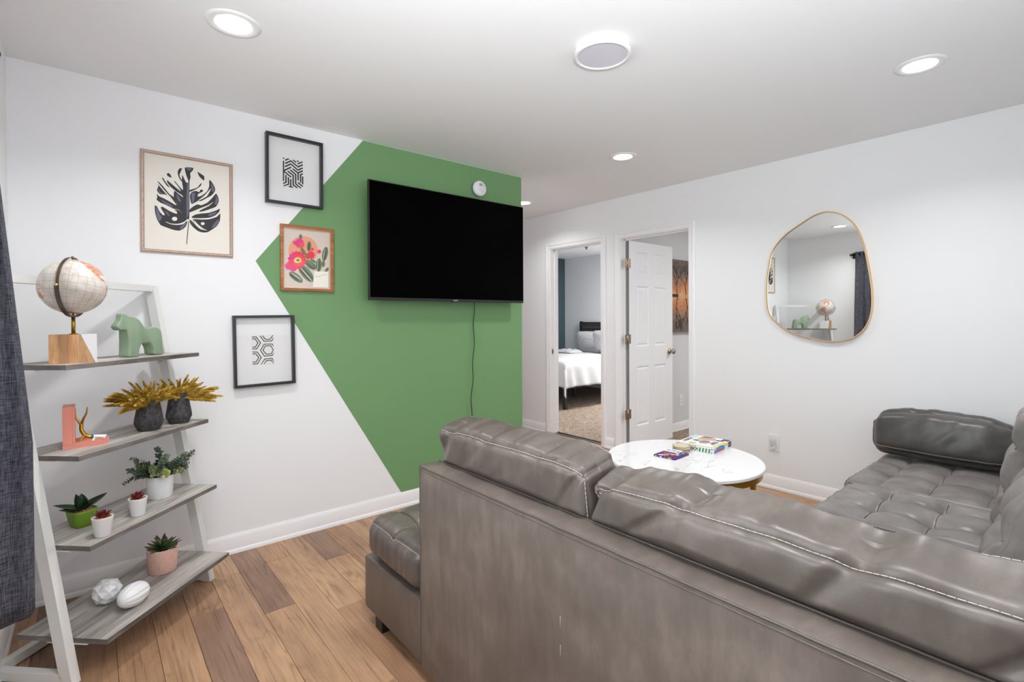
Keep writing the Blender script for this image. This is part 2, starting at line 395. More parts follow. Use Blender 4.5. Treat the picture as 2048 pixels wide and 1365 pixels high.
# ---- measured outlines (millimetres)
LEAF={'ink': [[-16,197,21,202,18,187,7,171,9,152,4,123,2,-64,-10,-64,-16,8,-25,86,-30,125,-28,157,-20,139,-11,120,1,122,-8,149,-14,172],[-22,94,-8,117,-4,-63,-9,-64,-26,-46,-46,-24,-58,1,-46,1,-65,36,-63,68,-45,55,-25,40,-29,50,-52,64,-78,85,-93,106,-94,118,-78,105,-55,85,-34,69,-45,91,-63,115,-61,119,-45,99,-27,78],[-29,189,-38,189,-46,177,-48,161,-41,135,-26,114,-20,79,-20,115,-35,136,-40,155,-34,172],[-95,149,-87,155,-79,148,-74,134,-83,135,-92,140],[-115,124,-110,126,-101,109,-81,81,-94,88,-107,108],[39,185,51,179,70,167,70,146,65,145,47,163],[-134,91,-123,78,-108,59,-92,39,-104,43,-124,41,-133,51,-136,62,-130,80],[-133,101,-130,103,-111,84,-85,49,-62,33,-56,18,-46,1,-59,5,-79,34,-98,56],[-137,41,-127,30,-101,19,-72,3,-46,-13,-14,-47,-26,-42,-46,-26,-66,-25,-98,-10,-121,-2,-135,8,-138,13,-135,25],[-146,-23,-142,-19,-135,-26,-126,-47,-113,-63,-105,-64,-105,-56,-116,-38,-121,-25,-112,-22,-86,-38,-63,-47,-52,-49,-53,-37,-63,-29,-46,-28,-26,-46,-10,-64,-7,-69,-16,-82,-33,-94,-53,-101,-80,-102,-98,-95,-99,-98,-80,-106,-53,-107,-27,-100,-6,-79,-12,-106,-24,-123,-42,-135,-67,-134,-96,-125,-122,-115,-136,-89,-144,-57],[4,83,37,100,52,123,58,128,54,113,36,94,5,73],[16,76,33,83,47,79,52,92,63,94,63,84,43,69,40,54,57,61,82,87,93,117,93,152,107,140,120,114,119,93,103,70,78,50,57,34,39,30,18,13,10,15,5,51,9,67],[4,-18,22,1,39,13,57,11,85,30,107,58,125,84,136,62,137,42,124,13,92,-6,67,-19,48,-25,49,-18,74,0,92,13,114,39,85,14,49,-7,4,-34],[12,-57,28,-43,56,-33,92,-24,128,-5,142,5,139,-12,120,-35,91,-51,49,-59,18,-62],[18,-68,56,-65,91,-59,127,-42,144,-21,142,-61,127,-92,102,-115,84,-121,63,-118,42,-106,25,-83],[2,-72,14,-79,31,-99,52,-117,84,-121,102,-115,84,-129,62,-133,41,-128,21,-112,7,-94],[-2,-83,1,-84,-3,-131,-9,-200,-12,-200,-7,-135]],'paper': [[-51,-75,-53,-82,-59,-87,-66,-87,-72,-84,-74,-78,-72,-72,-66,-67,-59,-66,-53,-69],[71,-85,69,-90,65,-94,59,-94,55,-92,53,-87,55,-82,59,-79,65,-78,70,-81],[102,107,93,97,71,65,39,30,82,62],[21,-70,42,-94,63,-111,84,-121,63,-118,38,-106]],'grey': [[-6,117,2,118,0,-14,-4,-59,-10,-52,-10,48],[-140,-26,-132,-40,-122,-66,-115,-77,-128,-98,-139,-68],[-54,54,-39,36,-34,13,-46,19,-52,34],[102,139,116,113,114,88,105,95],[123,73,134,54,128,24,117,27,123,48],[113,-81,134,-54,138,-66,120,-97,103,-103],[-37,-115,-16,-92,-11,-96,-27,-121,-39,-129],[12,68,28,70,22,21,15,20],[-11,194,15,197,3,183],[-105,-40,-92,-46,-83,-65,-92,-62],[-124,15,-79,-5,-69,-20,-102,-5],[92,-30,128,-13,113,-34,88,-43],[-131,72,-124,54,-111,45,-127,46]]}
KLINES=[[-60,56,-61,-63],[-51,60,-36,71,-27,73],[-51,42,-19,63,22,36,49,54],[-52,23,-19,45,21,17,49,35],[-58,-1,-17,27],[-9,73,12,61],[15,73,26,68],[19,53,48,72],[-9,19,21,0,49,18],[22,1,22,-44],[-23,10,8,-11,8,-67,38,-87],[-37,0,-6,-19,-6,-76,18,-89],[-58,-5,-17,-32],[-47,-25,-46,-66,-64,-78],[-33,-35,-32,-76,-60,-92],[-20,-44,-20,-88],[-31,-90,-7,-90],[36,-54,36,-9,49,1],[48,-16,48,-63],[20,-56,49,-76],[-64,71,-55,72]]
HEXL=[[-63,79,-41,78,-19,44,-40,10,-62,11],[-63,68,-47,68,-33,44,-46,21,-62,21],[-62,-6,-38,-7,-17,-40,-37,-74,-62,-74],[-62,-17,-45,-17,-30,-40,-44,-63,-62,-63],[50,20,42,34,0,35,-20,1,0,-33,41,-32,50,-17],[6,25,34,25,48,0,36,-22,9,-22,-7,1,6,25],[-21,84,-1,52,41,52,49,69],[-8,84,6,63,32,62,47,84],[-19,-81,2,-49,41,-49,51,-67],[-4,-81,10,-59,36,-59,50,-80]]
CACT=[('sun',[62,57,60,42,56,27,50,13,41,0,30,-12,18,-21,4,-29,-10,-33,-25,-36,-40,-35,-54,-33,-67,-27,-79,-19,-89,-10,-97,2,-103,15,-107,28,-108,43,-106,58,-103,72,-96,86,-88,99,-78,110,-66,120,-53,127,-38,133,-24,136,-9,136,5,133,19,128,31,121,42,111,50,100,57,86,61,72]),('cac',[-29,130,-29,125,-31,120,-33,116,-36,113,-39,112,-41,113,-44,115,-46,118,-47,123,-48,128,-47,133,-46,138,-44,142,-41,144,-38,146,-35,145,-33,143,-31,139,-29,135]),('cac',[24,78,22,69,20,60,17,53,13,49,9,47,5,49,1,53,-1,59,-2,68,-3,77,-1,86,1,95,4,101,8,106,12,107,16,106,20,102,22,96,23,87]),('cac',[-15,49,-12,42,-10,35,-9,28,-10,24,-12,21,-15,20,-19,22,-24,25,-29,31,-33,37,-36,44,-38,51,-39,57,-38,62,-36,65,-33,66,-28,64,-24,61,-19,55]),('cac',[2,19,4,13,5,7,5,2,4,-1,2,-3,0,-3,-2,-1,-5,3,-8,8,-10,14,-11,20,-12,26,-12,31,-11,34,-10,36,-8,36,-5,34,-2,30,0,25]),('cac',[123,37,119,24,115,11,109,2,103,-4,98,-6,93,-3,89,4,87,14,87,27,89,41,92,55,97,67,103,77,109,82,114,84,119,81,123,75,125,64,125,51]),('cac',[86,-31,84,-44,81,-55,77,-64,72,-70,66,-73,61,-71,56,-65,53,-56,51,-45,50,-32,52,-19,55,-8,59,1,64,7,70,10,75,8,80,2,83,-7,85,-18]),('cac',[105,-22,105,-28,103,-34,101,-38,98,-41,95,-42,92,-41,89,-39,87,-35,86,-29,85,-23,86,-17,87,-11,90,-7,92,-4,96,-3,99,-4,101,-6,104,-10,105,-16]),('cac',[123,-63,120,-66,116,-69,112,-71,109,-71,106,-70,104,-68,104,-64,105,-60,107,-56,110,-52,113,-48,117,-45,121,-43,124,-43,127,-44,129,-46,129,-50,128,-54,126,-58]),('cac',[-54,-95,-43,-104,-34,-114,-28,-124,-26,-133,-28,-139,-33,-144,-42,-145,-53,-143,-65,-138,-77,-130,-88,-121,-97,-112,-103,-102,-105,-93,-103,-87,-97,-83,-89,-81,-78,-83,-66,-88]),('cac',[13,-66,25,-82,34,-98,39,-113,39,-125,35,-134,26,-137,14,-136,0,-130,-15,-119,-29,-105,-41,-89,-49,-73,-54,-59,-54,-46,-50,-38,-42,-34,-30,-36,-16,-42,-1,-52]),('cac',[33,-17,42,-24,48,-33,52,-42,52,-50,50,-57,44,-61,36,-63,26,-62,16,-59,6,-53,-2,-45,-8,-36,-12,-27,-12,-19,-9,-13,-4,-8,4,-6,13,-7,24,-11]),('cac',[39,-3,45,-6,49,-10,52,-13,54,-17,53,-19,51,-20,48,-21,43,-20,37,-18,32,-15,27,-12,22,-8,19,-4,18,-1,18,1,20,3,24,3,29,2,34,0]),('dark',[-73,-111,-64,-118,-56,-124,-50,-130,-46,-134,-46,-136,-48,-136,-53,-134,-60,-131,-69,-125,-78,-119,-87,-113,-95,-106,-101,-101,-104,-97,-105,-95,-103,-94,-98,-96,-91,-100,-82,-105]),('dark',[-15,-88,-4,-100,6,-112,13,-122,17,-129,18,-132,15,-131,9,-126,0,-118,-11,-107,-22,-95,-33,-82,-42,-71,-49,-61,-53,-54,-53,-51,-51,-52,-45,-57,-36,-65,-26,-76]),('dark',[5,-84,16,-96,25,-107,31,-116,35,-122,36,-125,33,-124,28,-119,20,-111,10,-101,-1,-90,-11,-78,-20,-67,-27,-58,-30,-52,-31,-49,-29,-50,-23,-55,-15,-62,-5,-72]),('dark',[19,-39,26,-44,32,-50,36,-54,39,-57,39,-59,37,-59,34,-58,28,-54,21,-50,14,-45,7,-39,1,-34,-3,-30,-6,-26,-6,-25,-5,-25,-1,-26,5,-29,11,-34]),('dark',[109,35,107,24,105,13,103,5,101,0,100,-2,99,0,99,5,100,14,102,24,104,36,106,48,108,58,111,66,112,72,114,73,114,71,114,66,113,58,111,47]),('dark',[70,-35,70,-46,69,-56,68,-64,67,-69,67,-71,66,-69,65,-64,65,-56,65,-46,66,-35,66,-24,67,-14,68,-6,69,-1,69,1,70,-1,71,-6,71,-14,71,-24]),('dark',[12,74,12,67,11,60,10,55,9,52,8,51,8,52,7,55,7,60,7,67,7,74,8,81,9,87,9,92,10,96,11,97,12,96,12,92,12,87,12,81]),('lite',[-5,-90,6,-103,16,-115,24,-125,28,-131,29,-134,26,-133,20,-128,11,-119,0,-108,-11,-95,-22,-82,-32,-71,-39,-61,-44,-54,-45,-51,-42,-52,-36,-57,-27,-66,-16,-77]),('lite',[-62,-105,-53,-111,-45,-117,-39,-123,-35,-126,-34,-128,-36,-128,-41,-126,-48,-122,-56,-117,-66,-111,-75,-104,-83,-98,-89,-93,-92,-89,-93,-87,-91,-87,-86,-89,-80,-93,-71,-98]),('lite',[64,-32,63,-42,63,-52,62,-59,61,-64,60,-66,60,-64,59,-59,59,-52,59,-42,60,-32,60,-21,61,-12,61,-4,62,0,63,2,64,0,64,-4,64,-12,64,-21]),('lite',[102,35,99,24,97,15,96,8,94,3,93,1,93,3,93,8,94,15,95,25,97,35,99,46,101,55,103,63,105,68,106,69,106,67,106,63,105,55,103,45]),('pink',[-17,94,-24,85,-24,75,-34,72,-41,63,-50,68,-60,65,-63,75,-72,79,-68,89,-72,99,-63,105,-59,116,-49,115,-40,121,-34,113,-23,113,-24,102]),('pink',[-55,92,-63,87,-63,78,-71,82,-78,77,-78,86,-85,90,-78,95,-78,104,-70,100,-63,105,-63,96]),('pink',[-83,-48,-93,-55,-89,-65,-100,-64,-104,-75,-111,-66,-120,-73,-120,-61,-131,-60,-124,-51,-131,-42,-120,-40,-120,-28,-110,-33,-103,-24,-100,-35,-89,-32,-93,-43]),('pink',[-58,-60,-68,-66,-64,-76,-74,-75,-78,-85,-84,-77,-93,-83,-93,-73,-103,-71,-97,-63,-103,-55,-93,-52,-93,-42,-84,-47,-77,-38,-74,-48,-64,-45,-67,-56]),('red',[46,27,39,20,40,10,30,9,25,0,17,6,7,2,5,12,-4,15,1,24,-4,33,6,37,8,47,17,45,25,52,30,43,40,44,39,34]),('red',[40,62,35,58,33,51,27,55,20,54,23,61,20,67,27,68,33,73,35,66]),('red',[85,52,78,46,75,37,67,41,58,41,61,50,58,58,67,60,75,65,78,57]),('deep',[-15,82,-22,76,-22,66,-31,68,-38,61,-42,69,-50,71,-47,79,-50,87,-42,90,-38,99,-31,94,-22,97,-22,87]),('red',[-4,-8,-14,-19,-9,-32,-22,-38,-23,-52,-37,-52,-43,-65,-55,-60,-66,-69,-74,-59,-87,-63,-91,-50,-104,-48,-102,-34,-113,-28,-105,-15,-113,-4,-101,4,-103,18,-90,21,-87,35,-74,33,-65,44,-54,36,-42,44,-36,32,-22,34,-22,19,-9,15,-14,1]),('pink',[-55,6,-63,-3,-62,-14,-74,-15,-81,-24,-89,-16,-100,-17,-99,-6,-107,2,-99,10,-100,22,-89,22,-81,31,-73,23,-62,25,-63,13]),('deep',[-16,-12,-24,-21,-21,-31,-32,-34,-34,-45,-44,-43,-52,-51,-59,-44,-69,-48,-71,-37,-82,-35,-78,-24,-86,-17,-78,-9,-81,1,-71,4,-69,15,-58,13,-51,22,-44,14,-33,18,-31,7,-21,6,-24,-5]),('yel',[-36,-10,-37,-16,-40,-20,-44,-24,-50,-27,-56,-28,-63,-28,-69,-26,-73,-23,-76,-18,-77,-13,-76,-8,-73,-3,-68,1,-63,4,-56,5,-50,5,-44,3,-39,-1,-36,-5]),('cac',[-45,-11,-46,-13,-47,-16,-49,-17,-52,-19,-55,-19,-58,-19,-60,-18,-62,-17,-64,-15,-64,-12,-64,-10,-62,-8,-60,-6,-57,-5,-55,-4,-52,-4,-49,-5,-47,-7,-46,-9]),('card',[39,-72,125,-69,125,-170,31,-172]),('lite',[44,-100,72,-101,90,-87,120,-88,120,-90,89,-91,73,-104,44,-104])]
MIRR=[1229,2007,1272,2009,1331,1993,1391,1961,1461,1921,1525,1875,1578,1817,1614,1747,1633,1652,1646,1548,1648,1460,1640,1355,1615,1285,1575,1241,1518,1194,1446,1157,1369,1134,1287,1116,1215,1110,1145,1118,1091,1137,1045,1173,1012,1220,990,1281,980,1357,981,1448,990,1539,1006,1647,1025,1749,1051,1836,1084,1903,1125,1952,1173,1987]
HORSE=[1968,1314,1975,1316,1987,1315,2000,1306,2017,1303,2035,1298,2049,1289,2065,1270,2079,1256,2087,1253,2106,1255,2136,1257,2152,1253,2164,1243,2169,1228,2174,1201,2178,1165,2182,1130,2157,1130,2127,1134,2123,1151,2116,1169,2103,1186,2080,1185,2061,1185,2053,1174,2047,1156,2044,1132,2039,1129,1992,1131,1990,1143,1993,1175,1993,1200,1990,1225,1984,1246,1959,1246,1947,1255,1943,1262,1950,1274,1964,1291]
# ------------------------------------------------------------------ panelled door (open 90 degrees into the second bedroom)
dr=thing('panel_door','white six-panel interior door standing open on three brass hinges','door',(3.955,2.985,0))
DW,DH,DT=.745,2.022,.035
def door_leaf():
    bm=bmesh.new()
    cols=[0,.115,.325,.42,.63,DW]; rows=[0,.21,.80,.99,1.59,1.70,1.925,DH]
    # local: x along leaf, z up; front face y=-DT/2
    vs={}
    for yi,y in ((0,-DT/2),(1,DT/2)):
        for i,x in enumerate(cols):
            for j,z in enumerate(rows): vs[(yi,i,j)]=bm.verts.new((x,y,z+.008))
    pan=[]
    for i in range(5):
        for j in range(7):
            f=bm.faces.new([vs[(0,a,b)] for a,b in ((i,j),(i+1,j),(i+1,j+1),(i,j+1))]); g=bm.faces.new([vs[(1,a,b)] for a,b in ((i,j),(i,j+1),(i+1,j+1),(i+1,j))])
            if i in (1,3) and j in (1,3,5): pan+= [f,g]
    for i in range(5):
        bm.faces.new([vs[(0,i,0)],vs[(1,i,0)],vs[(1,i+1,0)],vs[(0,i+1,0)]]); bm.faces.new([vs[(0,i,7)],vs[(0,i+1,7)],vs[(1,i+1,7)],vs[(1,i,7)]])
    for j in range(7):
        bm.faces.new([vs[(0,0,j)],vs[(0,0,j+1)],vs[(1,0,j+1)],vs[(1,0,j)]]); bm.faces.new([vs[(0,5,j)],vs[(1,5,j)],vs[(1,5,j+1)],vs[(0,5,j+1)]])
    bmesh.ops.recalc_face_normals(bm,faces=bm.faces)
    for th,dp in ((.006,-.001),(.012,-.008),(.012,0),(.020,.006)):
        bmesh.ops.inset_individual(bm,faces=pan,thickness=th,depth=dp)
    me=bpy.data.meshes.new('leaf'); bm.to_mesh(me); bm.free(); me.materials.append(M_door); return me
lf=new_obj('leaf',door_leaf(),dr); lf.location=(.022,0,0)
MB().box(.0205,.0222,-DT/2+.001,DT/2-.001,.012,2.026).build('hinge_gap_shade',mat('gap_shade_grey',lin(128,126,124),.6),dr,world=False)  # grey strip painting the shade of the gap at the hinge side
for z in (1.81,1.08,.355):
    g=MB(); g.tube([(-.006,-.020,z-.045),(-.006,-.020,z+.045)],.0065,10)
    g.box(-.0455,-.006,-.0205,-.0185,z-.044,z+.044); g.box(-.006,.044,-.0205,-.0178,z-.044,z+.044)
    for sx in (-.036,-.018,.034):
        for dz in (-.032,.0,.032): g.lathe([(.004,0),(.003,.0015)],8,1,(0,0,0),Matrix.Translation((sx,-.0205,z+dz))@Matrix.Rotation(PI/2,4,'X'))
    g.build('hinge',[M_nickel,mat('hinge_screw',lin(120,104,84),.4,1)],dr,world=False)
kn=MB(); T=Matrix.Translation((DW-.062,-DT/2,.93))@Matrix.Rotation(PI/2,4,'X')
kn.lathe([(.0,0),(.032,0),(.032,.004),(.026,.009),(.012,.012),(.011,.03),(.016,.034),(.0265,.042),(.028,.052),(.024,.061),(.012,.065),(0,.066)],24,0,(0,0,0),T,cap=False)
T2=Matrix.Translation((DW-.062,DT/2,.93))@Matrix.Rotation(-PI/2,4,'X')
kn.lathe([(.0,0),(.032,0),(.032,.004),(.026,.009),(.012,.012),(.011,.03),(.016,.034),(.0265,.042),(.028,.052),(.024,.061),(0,.066)],24,0,(0,0,0),T2,cap=False)
kn.box(DW-.001,DW+.0015,-.012,.012,.90,.96)
kn.build('knob',M_nickel,dr,world=False).location=(.022,0,0)

# ------------------------------------------------------------------ bedroom: bed, pillows, headboard, sprinkler, canvas, outlet
M_duvet=mat('white_duvet',(.62,.62,.64),.85,spec=.15); M_blackmetal=mat('black_bed_metal',(.015,.015,.016),.45); M_blackwood=wood_simple('black_stained_slats',lin(30,28,28),lin(50,47,46),lin(72,68,66),(4,4,60),.5)
bed=thing('platform_bed','black metal bed with slatted dark headboard seen through the left doorway','bed',(6.05,5.58,0))
g=MB()
BX0,BX1,BY0,BY1=5.03,7.03,4.84,6.34
for a,b,c,e in ((BX0,BX1,BY0,BY0+.035),(BX0,BX1,BY1-.035,BY1),(BX0,BX0+.035,BY0,BY1),(BX1-.035,BX1,BY0,BY1),(BX0,BX1,5.56,5.60)): g.box(a,b,c,e,.30,.36)
for k in range(9): g.box(BX0+.1+k*.22,BX0+.17+k*.22,BY0,BY1,.345,.365)
g.build('bed_frame',M_blackmetal,bed)
for x,y in ((BX0,BY0),(BX0,BY1-.045),(6.0,5.56),(6.0,BY0),(BX1-.045,BY0),(BX1-.045,BY1-.045),(BX0,5.56)):
    MB().box(x,x+.045,y,y+.045,.012,.30).build('leg',M_blackmetal,bed)
for y in (4.80,6.34): MB().box(7.035,7.075,y,y+.04,.012,1.225).build('headboard_post',M_blackmetal,bed)
for k in range(6): MB().box(7.045,7.068,4.84,6.34,.60+k*.104,.60+k*.104+.092,bev=.004).build('slat',M_blackwood,bed)
tag(MB().box(BX0+.02,BX1-.02,BY0+.02,BY1-.02,.37,.640,bev=.03).build('mattress',M_duvet),'white mattress on the black bed frame','mattress')
# duvet : draped sheet with folds, hem lower at the foot corner
def drape():
    g=MB(); N=64; Mx=80; vs=[]; cx0,cx1,cy0,cy1=BX0-.05,BX1-.28,BY0-.045,BY1+.045
    per=[]  # unrolled grid: u around x with overhang, v across y with overhang
    ov=.36
    for i in range(N+1):
        for j in range(Mx+1):
            u=-ov+(cx1-cx0+ov)*i/N; v=-ov+(cy1-cy0+2*ov)*j/Mx
            dx=min(0,u); dy=min(0,v) if v<0 else max(0,v-(cy1-cy0))
            drop=max(-dx,abs(dy)); 
            x=cx0+max(u,0); y=cy0+min(max(v,0),cy1-cy0)
            corner=min(-dx,abs(dy)) if (dx<0 and dy!=0) else 0
            fold=.018*math.sin(v*26+2*math.sin(u*3))*min(1,drop*4)*(1 if dx<0 else 0)+.018*math.sin(u*24+2*mn.noise(Vector((u*2,v,0))))*min(1,drop*4)*(1 if dy!=0 else 0)
            r=.04
            z=.668+.014*mn.noise(Vector((u*2.2,v*2.2,3)))+.010*mn.noise(Vector((u*6,v*6,7)))
            fold*=1-min(1,corner/.06)
            if corner>0: x-=.42*corner; y+=(-.42 if dy<0 else .42)*corner
            if drop>0:
                k=min(drop,r); z-= drop*.93+corner*.28; 
                if dx<0: x-= .03*min(1,drop/.05)+fold+drop*.10
                if dy<0: y-= .03*min(1,drop/.05)+fold+drop*.10
                if dy>0: y+= .03*min(1,drop/.05)+fold+drop*.10
                z+=.02*mn.noise(Vector((u*5,v*5,1)))
            vs.append((x,y,z))
    fs=[(i*(Mx+1)+j,(i+1)*(Mx+1)+j,(i+1)*(Mx+1)+j+1,i*(Mx+1)+j+1) for i in range(N) for j in range(Mx)]
    g.add(vs,fs,0,True); return g
o=drape().build('duvet',M_duvet); fixn(o)
md=o.modifiers.new('thick','SOLIDIFY'); md.thickness=.012; md.offset=1
tag(o,'white duvet draped over the bed with its hem hanging at the corner','duvet')
def rbox(hx,hy,hz,r,n=24,crown=0,puff=None,disp=None):
    """rounded cushion sampled on six faces; returns MB and evaluator f(a,b,c)->Vector"""
    def ev(a,b,c):
        p=Vector((a*hx,b*hy,c*hz)); q=Vector((max(-hx+r,min(hx-r,p.x)),max(-hy+r,min(hy-r,p.y)),max(-hz+r,min(hz-r,p.z))))
        dd=p-q
        if dd.length>1e-9: nn=dd.normalized(); p=q+nn*r
        else: nn=Vector((0,0,1))
        if puff: p=puff(p,a,b,c)
        if disp:
            p=p+disp(p,nn,a,b,c)
        return p
    g=MB()
    def cl(i): 
        t=-1+2*i/n; return math.copysign(1-(1-abs(t))**1.35,t) if True else t
    for ax in range(3):
        for sg in (-1,1):
            vs=[]
            for i in range(n+1):
                for j in range(n+1):
                    u,v=cl(i),cl(j); t=[0,0,0]; t[ax]=sg; t[(ax+1)%3]=u; t[(ax+2)%3]=v; vs.append(ev(*t))
            fs=[]
            for i in range(n):
                for j in range(n):
                    q=(i*(n+1)+j,(i+1)*(n+1)+j,(i+1)*(n+1)+j+1,i*(n+1)+j+1); fs.append(q if sg>0 else q[::-1])
            g.add(vs,fs,0,True)
    return g,ev
def weld(o,d=.0003):
    bm=bmesh.new(); bm.from_mesh(o.data); bmesh.ops.remove_doubles(bm,verts=bm.verts,dist=d); bmesh.ops.recalc_face_normals(bm,faces=bm.faces)
    for f in bm.faces: f.smooth=True
    bm.to_mesh(o.data); bm.free()
def pillow_fabric():
    m=mat('dotted_pillow',(.75,.75,.77),.9); t=NT(m); v=t.n('ShaderNodeTexVoronoi'); v.inputs['Scale'].default_value=46; v.inputs['Randomness'].default_value=.15
    t.l(t.coord('Object'),v.inputs['Vector']); t.col(t.ramp(v.outputs['Distance'],[(.20,lin(138,140,146)),(.34,(.66,.66,.68))])); return m
M_pil=pillow_fabric()
for k,(x,y,rz,lab) in enumerate(((6.90,5.98,0,'grey dotted pillow leaning on the dark headboard'),(6.68,5.44,-.15,'second grey dotted pillow partly hidden by the door frame'))):
    g,ev=rbox(.07,.33,.205,.069,16,puff=lambda p,a,b,c:Vector((p.x*(.35+.95*(1-b*b)*(1-c*c)+.12),p.y*(1-.05*c*c),p.z*(1-.05*b*b))))
    o=g.build('pillow',M_pil); weld(o); o.location=(x,y,.848 if k==0 else .875); o.rotation_euler=(0,-.25,rz); tag(o,lab,'pillow',None)
g=MB(); N=18
for i in range(N+1):
    for j in range(N+1):
        u,v=i/N-.5,j/N-.5; e=math.sqrt(max(0,1-(2*u)**4))*math.sqrt(max(0,1-(2*v)**4)); g.v.append((6.42+u*.34,6.10+v*.42,.690+.060*e*(.8+.5*mn.noise(Vector((u*8,v*8,2))))))
g.f=[(i*(N+1)+j,(i+1)*(N+1)+j,(i+1)*(N+1)+j+1,i*(N+1)+j+1) for i in range(N) for j in range(N)]; g.m=[0]*len(g.f); g.sm=[True]*len(g.f)
tag(g.build('throw_blanket',mat('light_grey_knit',(.52,.52,.54),.95)),'folded light grey throw lying on the white duvet','blanket')
g=MB(); g.lathe([(.0,0),(.035,0),(.035,.004),(.01,.006),(.008,.03),(.022,.032),(.022,.035),(0,.036)],16,0,(0,0,0),Matrix.Translation((6.19,5.46,2.44))@Matrix.Rotation(PI,4,'X'),cap=False)
tag(g.build('sprinkler',mat('sprinkler_bronze',lin(70,64,60),.4,1)),'small dark fire sprinkler head on the bedroom ceiling','sprinkler')
# canvas print in the second bedroom: bare trees at sunset mirrored in water (generic)
def canvas_mat():
    m=mat('sunset_canvas',(.4,.3,.2),.8); t=NT(m); tc=t.n('ShaderNodeTexCoord'); sp=t.n('ShaderNodeSeparateXYZ'); t.l(tc.outputs['Object'],sp.inputs[0])
    z=t.math('ABSOLUTE',sp.outputs[2]); nz=t.noise(t.coord('Object',scale=(6,1,3)),1.4,5,.65,.5)
    f=t.math('ADD',z,t.math('MULTIPLY',t.math('SUBTRACT',nz,.5),.35))
    c=t.ramp(f,[(.0,lin(224,184,142)),(.06,lin(222,152,100)),(.15,lin(190,134,104)),(.22,lin(146,124,112)),(.42,lin(114,104,98))])
    dk=t.ramp(t.math('ADD',t.math('MULTIPLY',sp.outputs[0],1.2),t.math('MULTIPLY',z,5.0)),[(-.0,lin(52,50,52)),(.02,(1,1,1))])
    c=t.mix(1.,c,t.ramp(t.noise(t.coord('Object',scale=(20,1,20)),2,4,.7),[(.38,(.62,.6,.58)),(.6,(1.05,1.05,1.05))]),'MULTIPLY'); t.col(c); return m
cv=thing('canvas_print','stretched canvas print of bare trees at orange sunset in the second bedroom','picture',(5.27,3.10,1.525))
MB().box(-.42,.42,-.035,.0,-.40,.40).build('canvas',canvas_mat(),cv,world=False)
g=MB(); rs=random.Random(5)
def branch(x,z,a,l,r,dep):
    x2,z2=x+math.cos(a)*l,z+math.sin(a)*l
    if abs(x2)<.41 and abs(z2)<.39: g.tube([(x,-.0352,z),(x2,-.0352,z2)],[r,r*.7],4,cap=False)
    else: return
    if dep: 
        for k in range(3 if dep>2 else 2): branch(x2,z2,a+rs.uniform(-.75,.75),l*rs.uniform(.65,.9),r*.66,dep-1)
for bx,s in ((-.30,1),(-.12,1),(-.30,-1),(-.12,-1),(.2,1),(.2,-1)): branch(bx,.02*s,s*PI/2+rs.uniform(-.3,.3),.10,.0055,5)
g.f=g.f; g.build('tree_silhouettes',M_ink,cv,world=False)
MB().box(-.42,-.275,-.0362,-.0352,-.014,.018).build('far_shore',M_ink,cv,world=False)

def outlet(nm,lab,M,night=False):
    o=thing(nm,lab,'outlet'); o.matrix_world=M; o.location=M.translation; o.rotation_euler=M.to_euler()
    # local: x across, z up, -y out of wall
    MB().box(-.038,.038,-.006,0,-.062,.062,bev=.002).build('cover_plate',M_plastic,o,world=False)
    for dz in (-.020,.020):
        s_=MB().box(-.017,.017,-.0085,-.006,dz-.014,dz+.014,bev=.001).build('socket',M_plastic,o,world=False)
        MB().box(-.008,-.006,-.0088,-.0085,dz-.004,dz+.006).box(.006,.008,-.0088,-.0085,dz-.004,dz+.006).lathe([(.0025,0),(.0025,.0003)],8,0,(0,0,0),Matrix.Translation((0,-.0085,dz-.009))@Matrix.Rotation(PI/2,4,'X')).build('slots',M_blackplastic,s_,world=False)
    MB().lathe([(.003,0),(.002,.0012)],10,0,(0,0,0),Matrix.Translation((0,-.006,0))@Matrix.Rotation(PI/2,4,'X')).build('screw',M_nickel,o,world=False)
    return o
outlet('wall_outlet','white duplex outlet low on the wall beyond the open door',Matrix.Translation((5.13,3.12,.345)))
MR=Matrix.Translation((XR,1.601,.342))@Matrix.Rotation(-PI/2,4,'Z')
outlet('wall_outlet','white wall outlet holding the night light beside the marble table',MR)
nl=thing('night_light','small plug-in night light with clear ribbed shade in the wall outlet','night light'); nl.location=MR.translation; nl.rotation_euler=MR.to_euler()
MB().box(-.014,.014,-.030,-.0088,-.042,-.014,bev=.004).build('plug_body',M_plastic,nl,world=False)
MB().lathe([(.0022,0),(.0016,.0015)],10,0,(0,0,0),Matrix.Translation((-.006,-.030,-.022))@Matrix.Rotation(PI/2,4,'X')).build('sensor',M_blackplastic,nl,world=False)
prof=[(.012,-.014),(.018,-.008),(.0195,.004),(.018,.022),(.013,.040),(.006,.048),(.0005,.050)]
g=MB(); n=32
g.lathe(prof,n,0,(0,-.026,0),None,cap=False)
g.v=[( (v[0])*(1+.05*math.cos(8*math.atan2(v[1]+.026,v[0]))), -.026+(v[1]+.026)*.75*(1+.05*math.cos(8*math.atan2(v[1]+.026,v[0]))), v[2]) for v in g.v]
M_clear=mat('clear_shade',(.82,.82,.82),.15,spec=.6,Transmission_Weight=.35,Alpha=.75); g.build('shade',M_clear,nl,world=False)

